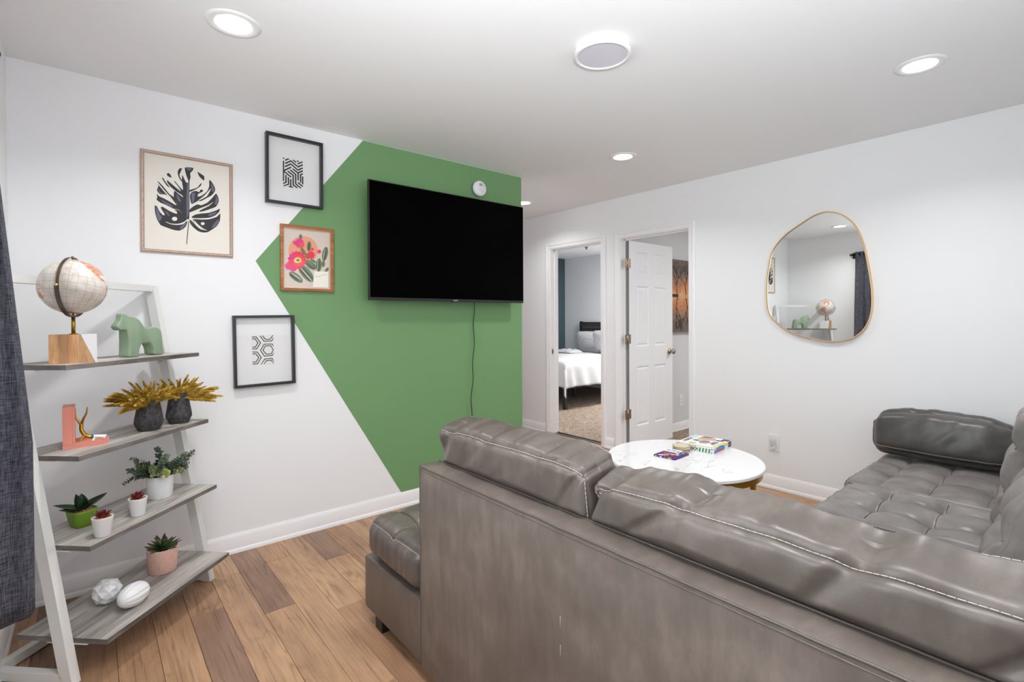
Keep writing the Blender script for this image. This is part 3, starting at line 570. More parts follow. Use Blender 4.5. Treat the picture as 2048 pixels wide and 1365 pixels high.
# ------------------------------------------------------------------ ceiling lights
def downlight(x,y,lab):
    o=thing('recessed_light',lab,'ceiling light',(x,y,H),0,None)
    MB().lathe([(.064,-.0015),(.066,-.0045),(.084,-.0065),(.095,-.0045),(.0975,0)],48,cap=False).build('trim_ring',M_plastic,o,world=False)
    MB().lathe([(0,-.0035),(.0655,-.0035)],40,cap=False).build('lens',M_led,o,world=False)
    area('recessed_lamp',(x,y,H-.0085),(0,0,0),.124,.124,LAMP*(.6 if x>3.2 else 1),(.985,.985,.995),'DISK',2.45)
downlight(.440,2.200,'lit round recessed ceiling light above the ladder shelf')
downlight(2.932,2.238,'lit round recessed ceiling light in front of the two doorways')
downlight(2.932,.558,'lit round recessed ceiling light above the right part of the sofa')
downlight(3.33,3.76,'lit round recessed ceiling light over the hall behind the television corner')
downlight(.440,.560,'lit round recessed ceiling light just above the viewer near the window wall')
fx=thing('ceiling_fixture','unlit round flush ceiling fixture with white rim and lilac diffuser','ceiling light',(1.700,1.405,H))
MB().lathe([(.118,0),(.120,-.003),(.1205,-.027),(.117,-.031),(.106,-.031),(.104,-.028),(.104,-.025)],56,cap=False).build('rim',M_plastic,fx,world=False)
MB().lathe([(0,-.0272),(.105,-.0272)],48,cap=False).build('diffuser',mat('lilac_diffuser',lin(212,210,222),.12,spec=.6),fx,world=False)

# ------------------------------------------------------------------ television, cord, alarm
tv=thing('television','large black flat television mounted on the green wall','television',(1.99,2.985,1.785))
TW,TH=.645,.380
MB().box(-TW,TW,0,.022,-TH,TH,bev=.003).build('bezel',M_blackplastic,tv,world=False)
MB().box(-TW+.005,TW-.005,-.0012,.0002,-TH+.018,TH-.006).build('screen',M_screen,tv,world=False)
MB().box(-TW+.22,TW-.22,.022,.060,-TH+.05,TH-.28,bev=.01).build('rear_housing',M_blackplastic,tv,world=False)
MB().box(-.20,.20,.060,.113,-.14,.14).build('wall_bracket',M_blackplastic,tv,world=False)
MB().box(-.025,.025,-.002,.02,-TH-.008,-TH+.001,bev=.002).build('sensor_tab',mat('tab_grey',(.05,.05,.05),.3),tv,world=False)
MB().box(-.018,.018,-.0022,-.0008,-TH+.005,-TH+.012).build('badge',mat('badge_silver',(.45,.45,.46),.3,1),tv,world=False)
pts=[]
for i in range(41):
    t=i/40; z=1.44-1.35*t; x=2.214-.030*t+.012*math.sin(t*9)*(1-t*.5)+.006*math.sin(t*31); pts.append((x,3.075+.008*math.sin(t*11),z))
tag(MB().tube(pts,.0032,6).build('power_cord',M_blackplastic),'black power cord hanging down the green wall below the television','cord')
cd=thing('carbon_monoxide_alarm','round white alarm with blue back on the green wall just above the television','alarm',(2.275,YL,2.272))
RX=Matrix.Rotation(PI/2,4,'X')
MB().lathe([(0,0),(.055,0),(.055,.016),(0,.016)],36,0,(0,0,0),RX,cap=False).build('back_plate',mat('blue_plate',lin(20,110,200),.4),cd,world=False)
MB().lathe([(.057,.014),(.059,.018),(.058,.034),(.050,.040),(0,.042)],40,0,(0,0,0),RX,cap=False).build('housing',M_plastic,cd,world=False)
g=MB(); 
for k in range(5): g.box(-.014,.014,-.0430,-.0418,.018+k*.004,.0195+k*.004)
g.lathe([(.003,.0418),(.0028,.0430)],10,0,(-.004,0,0),Matrix.Translation((0,0,-.012))@RX).lathe([(.003,.0418),(.0028,.0430)],10,0,(.018,0,0),Matrix.Translation((0,0,-.024))@RX)
g.build('grille',mat('grille_grey',(.12,.12,.13),.5),cd,world=False)['kind']='stuff'

# ------------------------------------------------------------------ wall pictures
def wallframe(nm,lab,cx,cz,hw,hh,fw,dep,mfr,mback,rot=0,inset=.012,lip=None,mprof=None):
    o=thing(nm,lab,'picture',(cx,YL-.0005,cz)); o.rotation_euler=(0,rot,0)
    g=MB(); # mitred frame: profile across (0 outer -> fw inner), out of wall
    prof=mprof or [(0,0),(0,dep),(.003,dep+.001),(fw-.002,dep+.001),(fw,dep-.001),(fw,0)]
    n=len(prof); vs=[]
    for a,b in prof:
        for sx,sz in ((-1,-1),(1,-1),(1,1),(-1,1)): vs.append((sx*(hw-a),-b,sz*(hh-a)))
    fs=[(i*4+k,i*4+(k+1)%4,(i+1)*4+(k+1)%4,(i+1)*4+k) for i in range(n-1) for k in range(4)]
    g.add(vs,fs); fr=g.build('frame',mfr,o,world=False,auto=.6)
    MB().box(-hw+fw*.6,hw-fw*.6,-.004,-.001,-hh+fw*.6,hh-fw*.6).build('backing',mback,o,world=False)
    if nm!='leaf_picture': MB().box(-hw+fw*.8,hw-fw*.8,-inset,-inset+.001,-hh+fw*.8,hh-fw*.8).build('picture_glass',M_picglass,o,world=False)
    return o,fr
def ink(o,name,polys,m,y,off=(0,0)):
    g=MB()
    for k_,q in enumerate(polys):
        P=[Vector((q[i]/1000,q[i+1]/1000)) for i in range(0,len(q),2)]; n=len(P); out=[]
        for i in range(n):   # soften the traced outline, keep the sharp tips
            p0,p1,p2,p3=P[i-1],P[i],P[(i+1)%n],P[(i+2)%n]
            for t in (0,.33,.66): out.append(p1*(1-t)+p2*t+((p2-p0)*(1-t)-(p3-p1)*t)*t*(1-t)*.28)
        pts=[(p.x+off[0],y-.00003*k_,p.y+off[1]) for p in out]
        g.add(pts,[tuple(range(len(pts)))])
    ob=g.build(name,m,o,world=False)
    bm=bmesh.new(); bm.from_mesh(ob.data); bmesh.ops.triangulate(bm,faces=bm.faces)
    for f in bm.faces:
        f.normal_update()
        if f.normal.y>0: f.normal_flip()
    bm.to_mesh(ob.data); bm.free(); return ob
def lines(o,name,ls,w,m,y,clip=None,closed=False):
    g=MB()
    def c(p): return (max(clip[0],min(clip[1],p[0])),max(clip[2],min(clip[3],p[1]))) if clip else p
    for q in ls:
        P=[Vector((q[i]/1000,q[i+1]/1000)) for i in range(0,len(q),2)]
        n=len(P); off=[]
        for i in range(n):
            d1=(P[i]-P[i-1]).normalized() if i>0 else (P[1]-P[0]).normalized(); d2=(P[i+1]-P[i]).normalized() if i<n-1 else d1
            if n>2 and i in(0,n-1) and (P[0]-P[-1]).length<.003:
                d1=(P[-1]-P[-2]).normalized(); d2=(P[1]-P[0]).normalized()
            b=(d1+d2); b=b.normalized() if b.length>.01 else d1; nn=Vector((-b.y,b.x)); off.append(nn*(w/2)/max(.5,b.dot(d1)))
        vs=[]
        for i in range(n):
            for s_ in (-1,1):
                p=c(P[i]+off[i]*s_); vs.append((p[0],y,p[1]))
        g.add(vs,[(2*i,2*i+1,2*i+3,2*i+2) for i in range(n-1)])
    return g.build(name,m,o,world=False)
M_champ_frame=mat('beaded_champagne_frame',lin(196,172,156),.38,.5)
o,fr=wallframe('leaf_picture','monstera leaf ink print in a beaded champagne frame',.402,1.882,.204,.255,.016,.014,M_champ_frame,M_paper,rot=.004,mprof=[(0,0),(0,.010),(.004,.012),(.005,.010),(.011,.010),(.012,.013),(.016,.008),(.016,0)])
g=MB(); 
bead=MB().lathe([(0,-.0034),(.0026,-.0024),(.0037,0),(.0026,.0024),(0,.0034)],6,cap=False)
def beads(o,hw,hh,a,y,step=.0085):
    g=MB()
    for sgn in (-1,1):
        n=int(2*hw/step)
        for i in range(n): 
            x=-hw+(i+.5)*2*hw/n; g.add([(x+v[2]*.9,y+v[1],sgn*(hh-a)+v[0]) for v in bead.v],bead.f,0,True)
        n=int(2*hh/step)
        for i in range(n):
            z=-hh+(i+.5)*2*hh/n; g.add([(sgn*(hw-a)+v[0],y+v[1],z+v[2]*.9) for v in bead.v],bead.f,0,True)
    return g
b=beads(o,.204-.004,.255-.004,.004,-.0112).build('beading',mat('pale_beads',lin(232,214,200),.3,.3),o,world=False); b['kind']='stuff'
ink(o,'leaf_print',LEAF['ink'],M_ink,-.0043); ink(o,'leaf_highlights',LEAF['grey'],M_inkgrey,-.0052)['kind']='stuff'; ink(o,'leaf_gaps',LEAF['paper'],M_paper,-.0058)['kind']='stuff'
bk_prof=[(0,0),(0,.032),(.002,.034),(.012,.034),(.014,.032),(.014,0)]
o,fr=wallframe('geometric_picture','black frame with a small maze of angled black stripes, highest on the wall',.932,2.154,.160,.200,.014,.034,M_black,M_mat,rot=.006,inset=.007,mprof=bk_prof)
lines(o,'stripe_print',KLINES,.0082,M_ink,-.0048,clip=(-.0635,.0735,-.093,.074))
o,fr=wallframe('hexagon_picture','black frame with a small black hexagon line print, lowest on the wall',.760,1.109,.160,.200,.014,.034,M_black,M_mat,rot=-.012,inset=.007,mprof=bk_prof)
lines(o,'hexagon_print',HEXL,.0046,M_ink,-.0052,clip=(-.0635,.050,-.080,.085))
MB().box(-.0655,.052,-.0050,-.004,-.082,.087).build('print_card',mat('print_card',(.76,.76,.75),.8),o,world=False)
M_walnutframe=wood_simple('amber_wood_frame',lin(140,84,48),lin(168,106,64),lin(190,130,84),(8,8,60),.4)
o,fr=wallframe('cactus_picture','wooden frame with pink cactus flowers print half over the green paint',1.003,1.647,.1545,.194,.017,.018,M_walnutframe,mat('print_paper',lin(216,202,190),.7),rot=.005)
CC={'sun':lin(232,160,124),'cac':lin(104,124,92),'dark':lin(52,58,50),'lite':lin(196,196,160),'pink':lin(226,60,140),'red':lin(236,52,84),'deep':lin(240,84,84),'yel':lin(232,214,130),'card':lin(244,240,228)}
CM={k:mat('print_'+k,v,.7) for k,v in CC.items()}
g=MB(); ks=list(CC)
for i,(k,q) in enumerate(CACT):
    pts=[(max(-.130,min(.130,q[a]/1000)),-.0045-.00006*i,max(-.168,min(.168,q[a+1]/1000))) for a in range(0,len(q),2)]
    g.add(pts,[tuple(range(len(pts)))],ks.index(k))
ob=g.build('cactus_print',[CM[k] for k in ks],o,world=False)
bm=bmesh.new(); bm.from_mesh(ob.data); bmesh.ops.triangulate(bm,faces=bm.faces); bm.to_mesh(ob.data); bm.free()
lines(o,'gold_fillet',[[-138,-177,138,-177],[138,-177,138,177],[138,177,-138,177],[-138,177,-138,-177]],.0042,M_champagne,-.0135)

# ------------------------------------------------------------------ mirror
mi=thing('wall_mirror','asymmetrical pebble shaped mirror with a thin gold frame','mirror',(XR,1.30,1.56))
MP=[(MIRR[i]/1000,MIRR[i+1]/1000) for i in range(0,len(MIRR),2)]
def cr(P,n=5):
    out=[];k=len(P)
    for i in range(k):
        p0,p1,p2,p3=[Vector(P[(i+j)%k]) for j in (-1,0,1,2)]
        for s_ in range(n):
            t=s_/n; out.append(.5*((2*p1)+(p2-p0)*t+(2*p0-5*p1+4*p2-p3)*t*t+(3*p1-p0-3*p2+p3)*t**3))
    return out
MP=cr(MP); k=len(MP); cen=sum((p for p in MP),Vector((0,0)))/k
def off(P,dd): return [p+(cen-p).normalized()*dd for p in P]
g=MB(); rings=[]
for dd,x in ((0,0),(0,.026),(.002,.028),(.006,.028),(.008,.026),(.008,.012)): rings+= [(XR-x,p.x,p.y) for p in off(MP,dd)]
g.add(rings,[(i*k+j,i*k+(j+1)%k,(i+1)*k+(j+1)%k,(i+1)*k+j) for i in range(5) for j in range(k)],0,True)
g.build('frame',M_champagne,mi,auto=.7)
g=MB(); g.add([(XR-.020,p.x,p.y) for p in off(MP,.004)],[tuple(range(k))]); ob=g.build('glass',M_mirror,mi)
g=MB(); g.add([(XR-.002,p.x,p.y) for p in off(MP,.004)],[tuple(range(k))]); ob=g.build('backing',M_black,mi)

# ------------------------------------------------------------------ curtains and rod
rod=thing('curtain_rod','dark metal curtain rod above the window','curtain rod',(-.225,1.1,2.13))
g=MB(); g.tube([(-.225,-.02,2.13),(-.225,2.25,2.13)],.008,12); g.build('rod',M_metal_rod,rod)
for y,s_ in ((2.25,1),(-.02,-1)): MB().lathe([(.008,0),(.014,.004),(.018,.014),(.014,.026),(.004,.032),(0,.033)],16,0,(0,0,0),Matrix.Translation((-.225,y,2.13))@Matrix.Rotation(-s_*PI/2,4,'X'),cap=False).build('finial',M_metal_rod,rod)
for y in (2.243,.02): MB().box(XL,-.215,y-.006,y+.006,2.112,2.120).box(XL,XL+.006,y-.015,y+.015,2.08,2.16).tube([(-.225,y,2.117),(-.225,y,2.122)],.012,10).build('bracket',M_metal_rod,rod)
def curtain(y0,y1,lab,flip=False):
    g=MB(); N=150; K=34; zt,zb=2.165,.363; vs=[]
    for j in range(K+1):
        t=j/K; z=zt+(zb-zt)*t
        for i in range(N+1):
            s_=i/N; ph=s_*2*PI*4.25
            amp=.012+.034*min(1,t*5)
            amp=.009+.006*min(1,t*5); x=-.238+amp*math.cos(ph)+.003*mn.noise(Vector((s_*6,t*3,1)))*min(1,t*4)
            if not flip:   # the last fold next to the shelf flares out towards the room lower down
                fl_=max(0,(s_-.80)/.20); xe=-.236+(.092*min(1,max(0,(2.02-z)/1.12))); pf=math.sin(min(1,fl_*1.25)*PI/2)
                x=x*(1-pf)+xe*pf if fl_<.8 else xe-(xe+.258)*((fl_-.8)/.2)*.8
            # last fold ends outward then returns to the wall
            y=y0+(y1-y0)*s_+.010*math.sin(2*ph)*min(1,t*4)+.010*mn.noise(Vector((s_*5,t*4,9)))*t
            zz=z
            if t<.05: 
                rr_=(.014)*math.sin(PI*min(1,t/.045)); x=-.225+.013*math.cos(ph*2)
            zz+= (-.0 if j<K else .01*math.sin(ph*.5))
            if flip: y=y0+y1-y
            vs.append((x,y,zz))
    fs=[(j*(N+1)+i,j*(N+1)+i+1,(j+1)*(N+1)+i+1,(j+1)*(N+1)+i) for j in range(K) for i in range(N)]
    g.add(vs,fs,0,True); o=g.build('curtain',M_curtain)
    md=o.modifiers.new('thick','SOLIDIFY'); md.thickness=.0025
    return tag(o,lab,'curtain')
curtain(1.74,2.222,'charcoal linen curtain hanging at the left edge beside the ladder shelf')
curtain(.02,.38,'charcoal linen curtain on the side of the window nearer the viewer',True)
# ------------------------------------------------------------------ ladder shelf standing diagonally across the corner
C45=math.sqrt(.5)
def ST(s,t,z): return Vector(((s+t)*C45,(s-t)*C45,z))
MST=Matrix(((C45,C45,0,0),(C45,-C45,0,0),(0,0,1,0),(0,0,0,1)))   # (s,t,z) -> world
shelf=thing('ladder_shelf','white metal ladder shelf with four grey wooden boards across the corner','shelf',tuple(ST(1.97,-1.8,0)),PI/4)
SL,SR=1.640,2.312; TF,TT,ZT=-1.690,-1.975,1.455
def leg_t(z): return TF+(TT-TF)*z/ZT
def slanted(s0,s1,zz0,zz1,dep=.045):
    vs=[]
    for z in (zz0,zz1):
        for s_ in (s0,s1):
            for q in (0,-dep): vs.append(ST(s_,leg_t(z)+q,z))
    return MB().add(vs,[(0,1,3,2),(4,6,7,5),(0,4,5,1),(2,3,7,6),(0,2,6,4),(1,5,7,3)])
for a,b in ((SL-.032,SL),(SR,SR+.032)):
    g=slanted(a,b,.0,.878); o=g.build('leg',M_frame_white,shelf); fixn(o)
    g=slanted(a,b,.8795,ZT); o=g.build('leg',M_frame_white,shelf); fixn(o)
    MB().box(a,b,-2.035,TF-.001-.045,.004,.036,M=MST).build('floor_bar',M_frame_white,shelf); 
    for tt in (TF-.03,-2.02): MB().lathe([(.009,0),(.009,.004)],12,0,tuple(ST((a+b)/2,tt,0))).build('foot',M_blackplastic,shelf)
MB().box(SL,SR,-2.035,-2.003,.004,.036,M=MST).build('rear_bar',M_frame_white,shelf)
g=MB(); tt=leg_t(ZT); g.box(SL,SR,tt-.045,tt,ZT-.030,ZT,M=MST); g.build('top_bar',M_frame_white,shelf)
boards=[(.150,-1.590,-1.945),(.480,-1.650,-1.955),(.800,-1.690,-1.965),(1.125,-1.735,-1.985)]
for z,tf,tb in boards:
    MB().box(SL+.002,SR-.002,tb,tf,z-.0185,z,M=MST,bev=.0008).build('shelf_board',M_shelf,shelf)
    MB().box(SL+.002,SR-.002,tf,tf+.0008,z-.018,z-.0006,M=MST).build('edge_band',M_shelf_edge,shelf)
    MB().box(SL+.0012,SL+.002,tb,tf,z-.018,z-.0006,M=MST).build('edge_band',M_shelf_edge,shelf)
    lt=leg_t(z)
    for s_ in (SL,SR):
        sg=1 if s_==SL else -1
        g=MB(); a,b=sorted((s_,s_+sg*.028)); g.box(a,b,lt-.10,lt+.055,z-.0225,z-.019,M=MST); a,b=sorted((s_,s_+sg*.003)); g.box(a,b,lt-.042,lt-.004,z-.055,z-.0225,M=MST)
        br=g.build('bracket',M_frame_white,shelf)
        g=MB(); g.lathe([(.005,0),(.004,.0025)],10,0,(0,0,0),Matrix.Translation(ST(s_+sg*.003,lt-.024,z-.040))@Matrix.Rotation(PI/4,4,'Z')@Matrix.Rotation(sg*PI/2,4,'Y')); g.build('screw',M_nickel,br)
ZB=[.150,.480,.800,1.125]

# ---- globe
M_bronze=mat('aged_bronze',lin(118,104,82),.35,1)
GS,GT=1.7487,-1.8155; gl=thing('desk_globe','antique white world globe in a bronze ring on a wood and marble block','globe',tuple(ST(GS,GT,ZB[3])),0)
def MG(z=0): return mat_of(gl)
bw=.093; 
M_acacia=wood_simple('acacia_block',lin(150,104,66),lin(188,140,96),lin(214,172,126),(30,30,5),.5)
# block in local axes: x = s direction, y = -t direction (world 45 deg frame)
def slab(name,pts,m): 
    MB().prism([(x*.72,z) for x,z in pts],-.050,.050,M=Matrix(((1,0,0,0),(0,0,1,0),(0,1,0,.0005),(0,0,0,1)))).build(name,m,gl,world=False)
tonesb=[wood_simple('acacia_strip_%d'%i,*[tuple(c*k for c in cc[:3])+(1,) for cc in (lin(150,104,66),lin(188,140,96),lin(214,172,126))],(30,30,5),.5) for i,k in enumerate((1.05,.80,1.12,.92))]
slab('wood_strip',[(-.094,0),(-.058,0),(-.058,.106),(-.094,.106)],tonesb[0]); slab('wood_strip',[(-.058,0),(-.018,0),(-.018,.106),(-.058,.106)],tonesb[1])
slab('wood_strip',[(-.018,0),(.022,0),(.022,.106),(-.018,.106)],tonesb[2]); slab('wood_strip',[(.022,0),(.088,0),(.030,.106),(.022,.106)],tonesb[3])
slab('marble_corner',[(.088,0),(.094,0),(.094,.106),(.030,.106)],marble('block_marble',.3,8))
MB().tube([(0,0,.106),(0,0,.172)],.0062,16).lathe([(.013,.106),(.013,.110)],20).build('stem',mat('stem_gold',lin(170,138,60),.3,1),gl,world=False)
GR,GZ=.1025,.287     # radius, centre height above the board
def globe_mat():
    m=mat('globe_map',(.8,.78,.74),.3,spec=.5); t=NT(m); at=t.n('ShaderNodeAttribute'); at.attribute_name='land'
    tc=t.n('ShaderNodeTexCoord'); sp=t.n('ShaderNodeSeparateXYZ'); t.l(tc.outputs['Object'],sp.inputs[0])
    lon=t.math('ARCTAN2',sp.outputs[1],sp.outputs[0]); lat=t.math('ARCSINE',t.math('DIVIDE',sp.outputs[2],GR*1.0005))
    st=PI/12
    def ln(x,w): return t.math('LESS_THAN',t.math('ABSOLUTE',t.math('SUBTRACT',t.math('FRACT',t.math('DIVIDE',t.math('ADD',x,10*PI),st)),.5)),w)
    gr=t.math('MAXIMUM',ln(lon,.022),ln(t.math('ADD',lat,st/2),.022))
    nz=t.noise(t.coord('Object'),38,5,.7); land=t.ramp(nz,[(.35,lin(170,84,58)),(.5,lin(206,150,124)),(.62,lin(226,206,176))])
    sea=t.ramp(t.noise(t.coord('Object'),22,4,.7),[(.35,lin(198,189,180)),(.6,lin(224,217,208))])
    f=t.math('GREATER_THAN',t.math('ADD',at.outputs['Fac'],t.math('MULTIPLY',t.math('SUBTRACT',t.noise(t.coord('Object'),50,4,.7),.5),.5)),.5)
    c=t.mix(f,sea,land); c=t.mix(t.math('MULTIPLY',gr,.55),c,lin(120,92,80)); t.col(c); return m
POLY=[[(-168,66),(-156,71),(-125,70),(-95,74),(-80,70),(-64,60),(-56,52),(-66,44),(-76,35),(-81,26),(-90,30),(-97,26),(-97,20),(-88,21),(-84,12),(-78,8),(-92,14),(-105,20),(-113,30),(-124,40),(-125,50),(-140,60),(-160,58)],
[(-78,8),(-62,11),(-50,1),(-35,-6),(-40,-20),(-54,-34),(-66,-45),(-70,-54),(-74,-50),(-71,-20),(-81,-5)],
[(-17,15),(-6,35),(10,37),(32,31),(43,12),(51,11),(40,-10),(34,-26),(20,-35),(12,-16),(8,4),(-8,5)],
[(-9,37),(0,50),(10,58),(25,71),(60,70),(100,77),(140,73),(179,68),(160,60),(142,54),(130,43),(122,30),(108,12),(98,9),(92,22),(78,8),(70,22),(57,26),(45,13),(35,30),(26,38),(10,44)],
[(114,-22),(130,-12),(142,-11),(153,-27),(148,-38),(135,-34),(116,-34)],[(-50,60),(-22,70),(-20,82),(-60,82),(-70,77)],
[(132,-1),(150,-8),(145,-9),(130,-6)],[(96,5),(105,-6),(100,0)],[(110,4),(118,4),(115,-4),(109,-1)],[(167,-46),(178,-38),(174,-42)]]
def inpoly(x,y,P):
    c=False;n=len(P)
    for i in range(n):
        x1,y1=P[i];x2,y2=P[i-1]
        if (y1>y)!=(y2>y) and x<(x2-x1)*(y-y1)/(y2-y1)+x1: c=not c
    return c
g=MB(); NA,NB=110,220; vs=[];land=[]
for i in range(NA+1):
    la=-90+180*i/NA
    for j in range(NB):
        lo=-180+360*j/NB; th=math.radians(lo+60)
        vs.append((GR*math.cos(math.radians(la))*math.cos(th),GR*math.cos(math.radians(la))*math.sin(th),GR*math.sin(math.radians(la))))
        land.append(1. if (la<-72 or any(inpoly(lo,la,P) for P in POLY)) else 0.)
g.add(vs,[(i*NB+j,i*NB+(j+1)%NB,(i+1)*NB+(j+1)%NB,(i+1)*NB+j) for i in range(NA) for j in range(NB)],0,True)
gb=g.build('sphere',globe_mat(),gl,world=False); gb.location=(0,0,GZ); gb.rotation_euler=(-.10,.11,0)
at=gb.data.attributes.new('land','FLOAT','POINT')
for i,v in enumerate(land[:len(gb.data.vertices)]): at.data[i].value=v
# ring plane: contains vertical and horizontal direction a (world -.37,-.93)
az=math.atan2(-.93,-.37)
def band(R,a0,a1,w,th,name,m,n=64,tilt=0):
    g=MB(); vs=[]; k=n+1
    for i in range(k):
        a=a0+(a1-a0)*i/n
        for rr_,ww in ((R,-w/2),(R+th,-w/2),(R+th,w/2),(R,w/2)):
            vs.append(Vector((rr_*math.cos(a),ww,rr_*math.sin(a))))
    full=abs(a1-a0)>6.2
    fs=[(i*4+q,i*4+(q+1)%4,(i+1)*4+(q+1)%4,(i+1)*4+q) for i in range(n) for q in range(4)]
    if not full: fs+=[(0,1,2,3),(n*4+3,n*4+2,n*4+1,n*4)]
    M=Matrix.Translation((0,0,GZ))@Matrix.Rotation(az,4,'Z')@Matrix.Rotation(tilt,4,'X')
    g.add([M@v for v in vs],fs); o=g.build(name,m,gl,world=False,auto=.5); return o
band(GR+.006,0,2*PI,.009,.0025,'meridian_ring',M_bronze,72)
band(GR+.0105,PI,2*PI,.014,.0025,'yoke',mat('yoke_steel',lin(112,106,98),.35,1),48)
Mz=Matrix.Translation((0,0,GZ))@Matrix.Rotation(az,4,'Z')
for q in (1,-1): MB().tube([(q*(GR-.001),0,0),(q*(GR+.018),0,0)],.0045,12,M=Mz).build('pivot_pin',M_champagne,gl,world=False)
for q in (GR-.002,-GR-.0145): MB().tube([(0,0,q),(0,0,q+.0145)],.0035,10,M=Mz).build('pole_pin',M_bronze,gl,world=False)

# ---- horse
hv=[(HORSE[i]/1000-2.075,HORSE[i+1]/1000-1.1325) for i in range(0,len(HORSE),2)]
zmin=min(z for _,z in hv); hv=[(x,z-zmin) for x,z in hv]
horse=thing('horse_figurine','sage green ceramic horse figurine on the top board','figurine',tuple(ST(2.075,-1.835,ZB[3])),PI/4)
def build_horse():
    bm=bmesh.new(); P=cr([Vector(p) for p in hv],2); lay=[]; T=.052
    # layers across thickness with inset for rounded edges, belly between the legs is hollowed separately
    n=len(P)
    def inset(P,dd):
        out=[];n=len(P)
        for i in range(n):
            a=(P[i]-P[i-2]); b=(P[(i+2)%n]-P[i]); tt=(a.normalized()+b.normalized()); 
            if tt.length<1e-6: tt=a
            tt.normalize(); nn=Vector((-tt.y,tt.x)); out.append(P[i]+nn*dd)
        return out
    area_=sum(P[i].x*P[(i+1)%n].y-P[(i+1)%n].x*P[i].y for i in range(n)); sg=1 if area_>0 else -1
    spec=[(-.5,.0055),(-.47,.0028),(-.40,.0008),(-.30,0),(.30,0),(.40,.0008),(.47,.0028),(.5,.0055)]
    rows=[]
    for w,ins in spec:
        Q=inset(P,ins*sg); row=[]
        for q in Q:
            # head and muzzle narrower than the body
            k=1.0-.42*max(0,min(1,(-.035-q.x)/.06))*max(0,min(1,(q.y-.09)/.05))
            row.append(bm.verts.new((q.x,w*T*k,max(q.y,0))))
        rows.append(row)
    for a,b in zip(rows,rows[1:]):
        for i in range(n): bm.faces.new((a[i],a[(i+1)%n],b[(i+1)%n],b[i]))
    c1=bm.faces.new(rows[0]); c2=bm.faces.new(rows[-1]); bmesh.ops.triangulate(bm,faces=[c1,c2])
    bmesh.ops.recalc_face_normals(bm,faces=bm.faces)
    for f in bm.faces: f.smooth=True
    me=bpy.data.meshes.new('body'); bm.to_mesh(me); bm.free(); me.materials.append(mat('sage_ceramic',lin(138,160,134),.36)); return me
hb=new_obj('body',build_horse(),horse)

# ---- vases with golden sprays
def vase_mat():
    m=mat('charcoal_terrazzo_clay',lin(58,57,58),.75,spec=.3); t=NT(m); v=t.coord('Object'); n_=t.noise(v,60,4,.7); vo=t.n('ShaderNodeTexVoronoi'); vo.inputs['Scale'].default_value=70; t.l(v,vo.inputs['Vector'])
    c=t.ramp(n_,[(.35,lin(44,43,45)),(.65,lin(84,82,82))]); c=t.mix(t.math('LESS_THAN',vo.outputs['Distance'],.09),c,lin(150,146,140)); t.col(c); t.bump(n_,.5,.004); return m
M_vase=vase_mat(); M_spray=mat('golden_spray',lin(180,148,52),.8,spec=.2); t=NT(M_spray); t.col(t.ramp(t.noise(t.coord('Object'),30,3,.6),[(.35,lin(146,112,30)),(.5,lin(184,148,56)),(.64,lin(216,186,96))]))
vp=[(0,.0),(.038,0),(.041,.003),(.0535,.030),(.0545,.036),(.053,.050),(.042,.115),(.0385,.130),(.034,.138),(.0335,.145),(.0305,.145),(.031,.136),(.036,.120),(.038,.060),(0,.055)]
def spray_mesh(seed,L,bend):
    rs=random.Random(seed); g=MB(); n=26; pts=[]
    for i in range(n+1):
        t=i/n; pts.append(Vector((L*t*math.sin(bend*t),.004*math.sin(t*7),L*t*math.cos(bend*t)))) 
    g.tube(pts,[.0016*(1-.6*i/n)+.0003 for i in range(n+1)],5)
    for i in range(2,n+1):
        t=i/n; 
        if t<.22: continue
        env=math.sin(min(1,(t-.18)/.4)*PI/2)*(1-t)**.5+.12
        tn=(pts[i]-pts[i-1]).normalized(); o1=tn.orthogonal().normalized(); o2=tn.cross(o1)
        for k in range(26):
            a=rs.random()*2*PI; dirn=(o1*math.cos(a)+o2*math.sin(a))*rs.uniform(.5,1)+tn*rs.uniform(.5,1.3); dirn.normalize()
            l=.0135*env*rs.uniform(.6,1.15); w=.0027; q=pts[i]-tn*rs.random()*L/n
            for s_ in (.45,1.):
                c=q+dirn*l*s_; e1=dirn.orthogonal().normalized()*w*1.0; e2=dirn.cross(e1).normalized()*w
                g.add([c-dirn*.0042,c+e1,c+e2,c-e1,c-e2,c+dirn*.0048],[(0,2,1),(0,3,2),(0,4,3),(0,1,4),(5,1,2),(5,2,3),(5,3,4),(5,4,1)])
    me=g.mesh('spray',M_spray); return me
SM=[spray_mesh(1,.17,.35),spray_mesh(2,.15,.55),spray_mesh(3,.19,.2),spray_mesh(4,.13,.7)]
def vase(x,y,lab,seed,lean,sc=1):
    v=thing('clay_vase',lab,'vase',(x,y,ZB[2]),seed,'charcoal vases with golden sprays'); v.scale=(sc,sc,sc)
    MB().lathe(vp,40,cap=False).build('body',M_vase,v,world=False)
    rs=random.Random(seed*31)
    f=thing('golden_flowers','bunch of golden feathery artificial flowers in '+('the left charcoal vase' if seed==1 else 'the right charcoal vase'),'flowers',(x,y,ZB[2]+.118),0,'golden flower bunches')
    for i in range(76):
        az=rs.random()*2*PI if i%3 else lean+rs.uniform(-.7,.7); el=(rs.uniform(.12,.95) if i%4 else rs.uniform(.0,.4))
        if i%3==0 and i%2: el=rs.uniform(1.0,1.45)
        o=new_obj('spray',SM[2 if el>.8 else rs.randrange(4)],f)
        o.location=(.012*math.cos(az),.012*math.sin(az),-.02+.01*rs.random())
        # never rise into the board above
        o.rotation_euler=(0,el,az); k=rs.uniform(.60,.88)
        if el<.75: k*=.80
        o.scale=(k,k,k)
vase(.196,2.722,'left of the two charcoal clay vases, with golden feathery flowers',1,-2.5)
vase(.318,2.820,'right of the two charcoal clay vases, with golden feathery flowers',2,.1,.97)

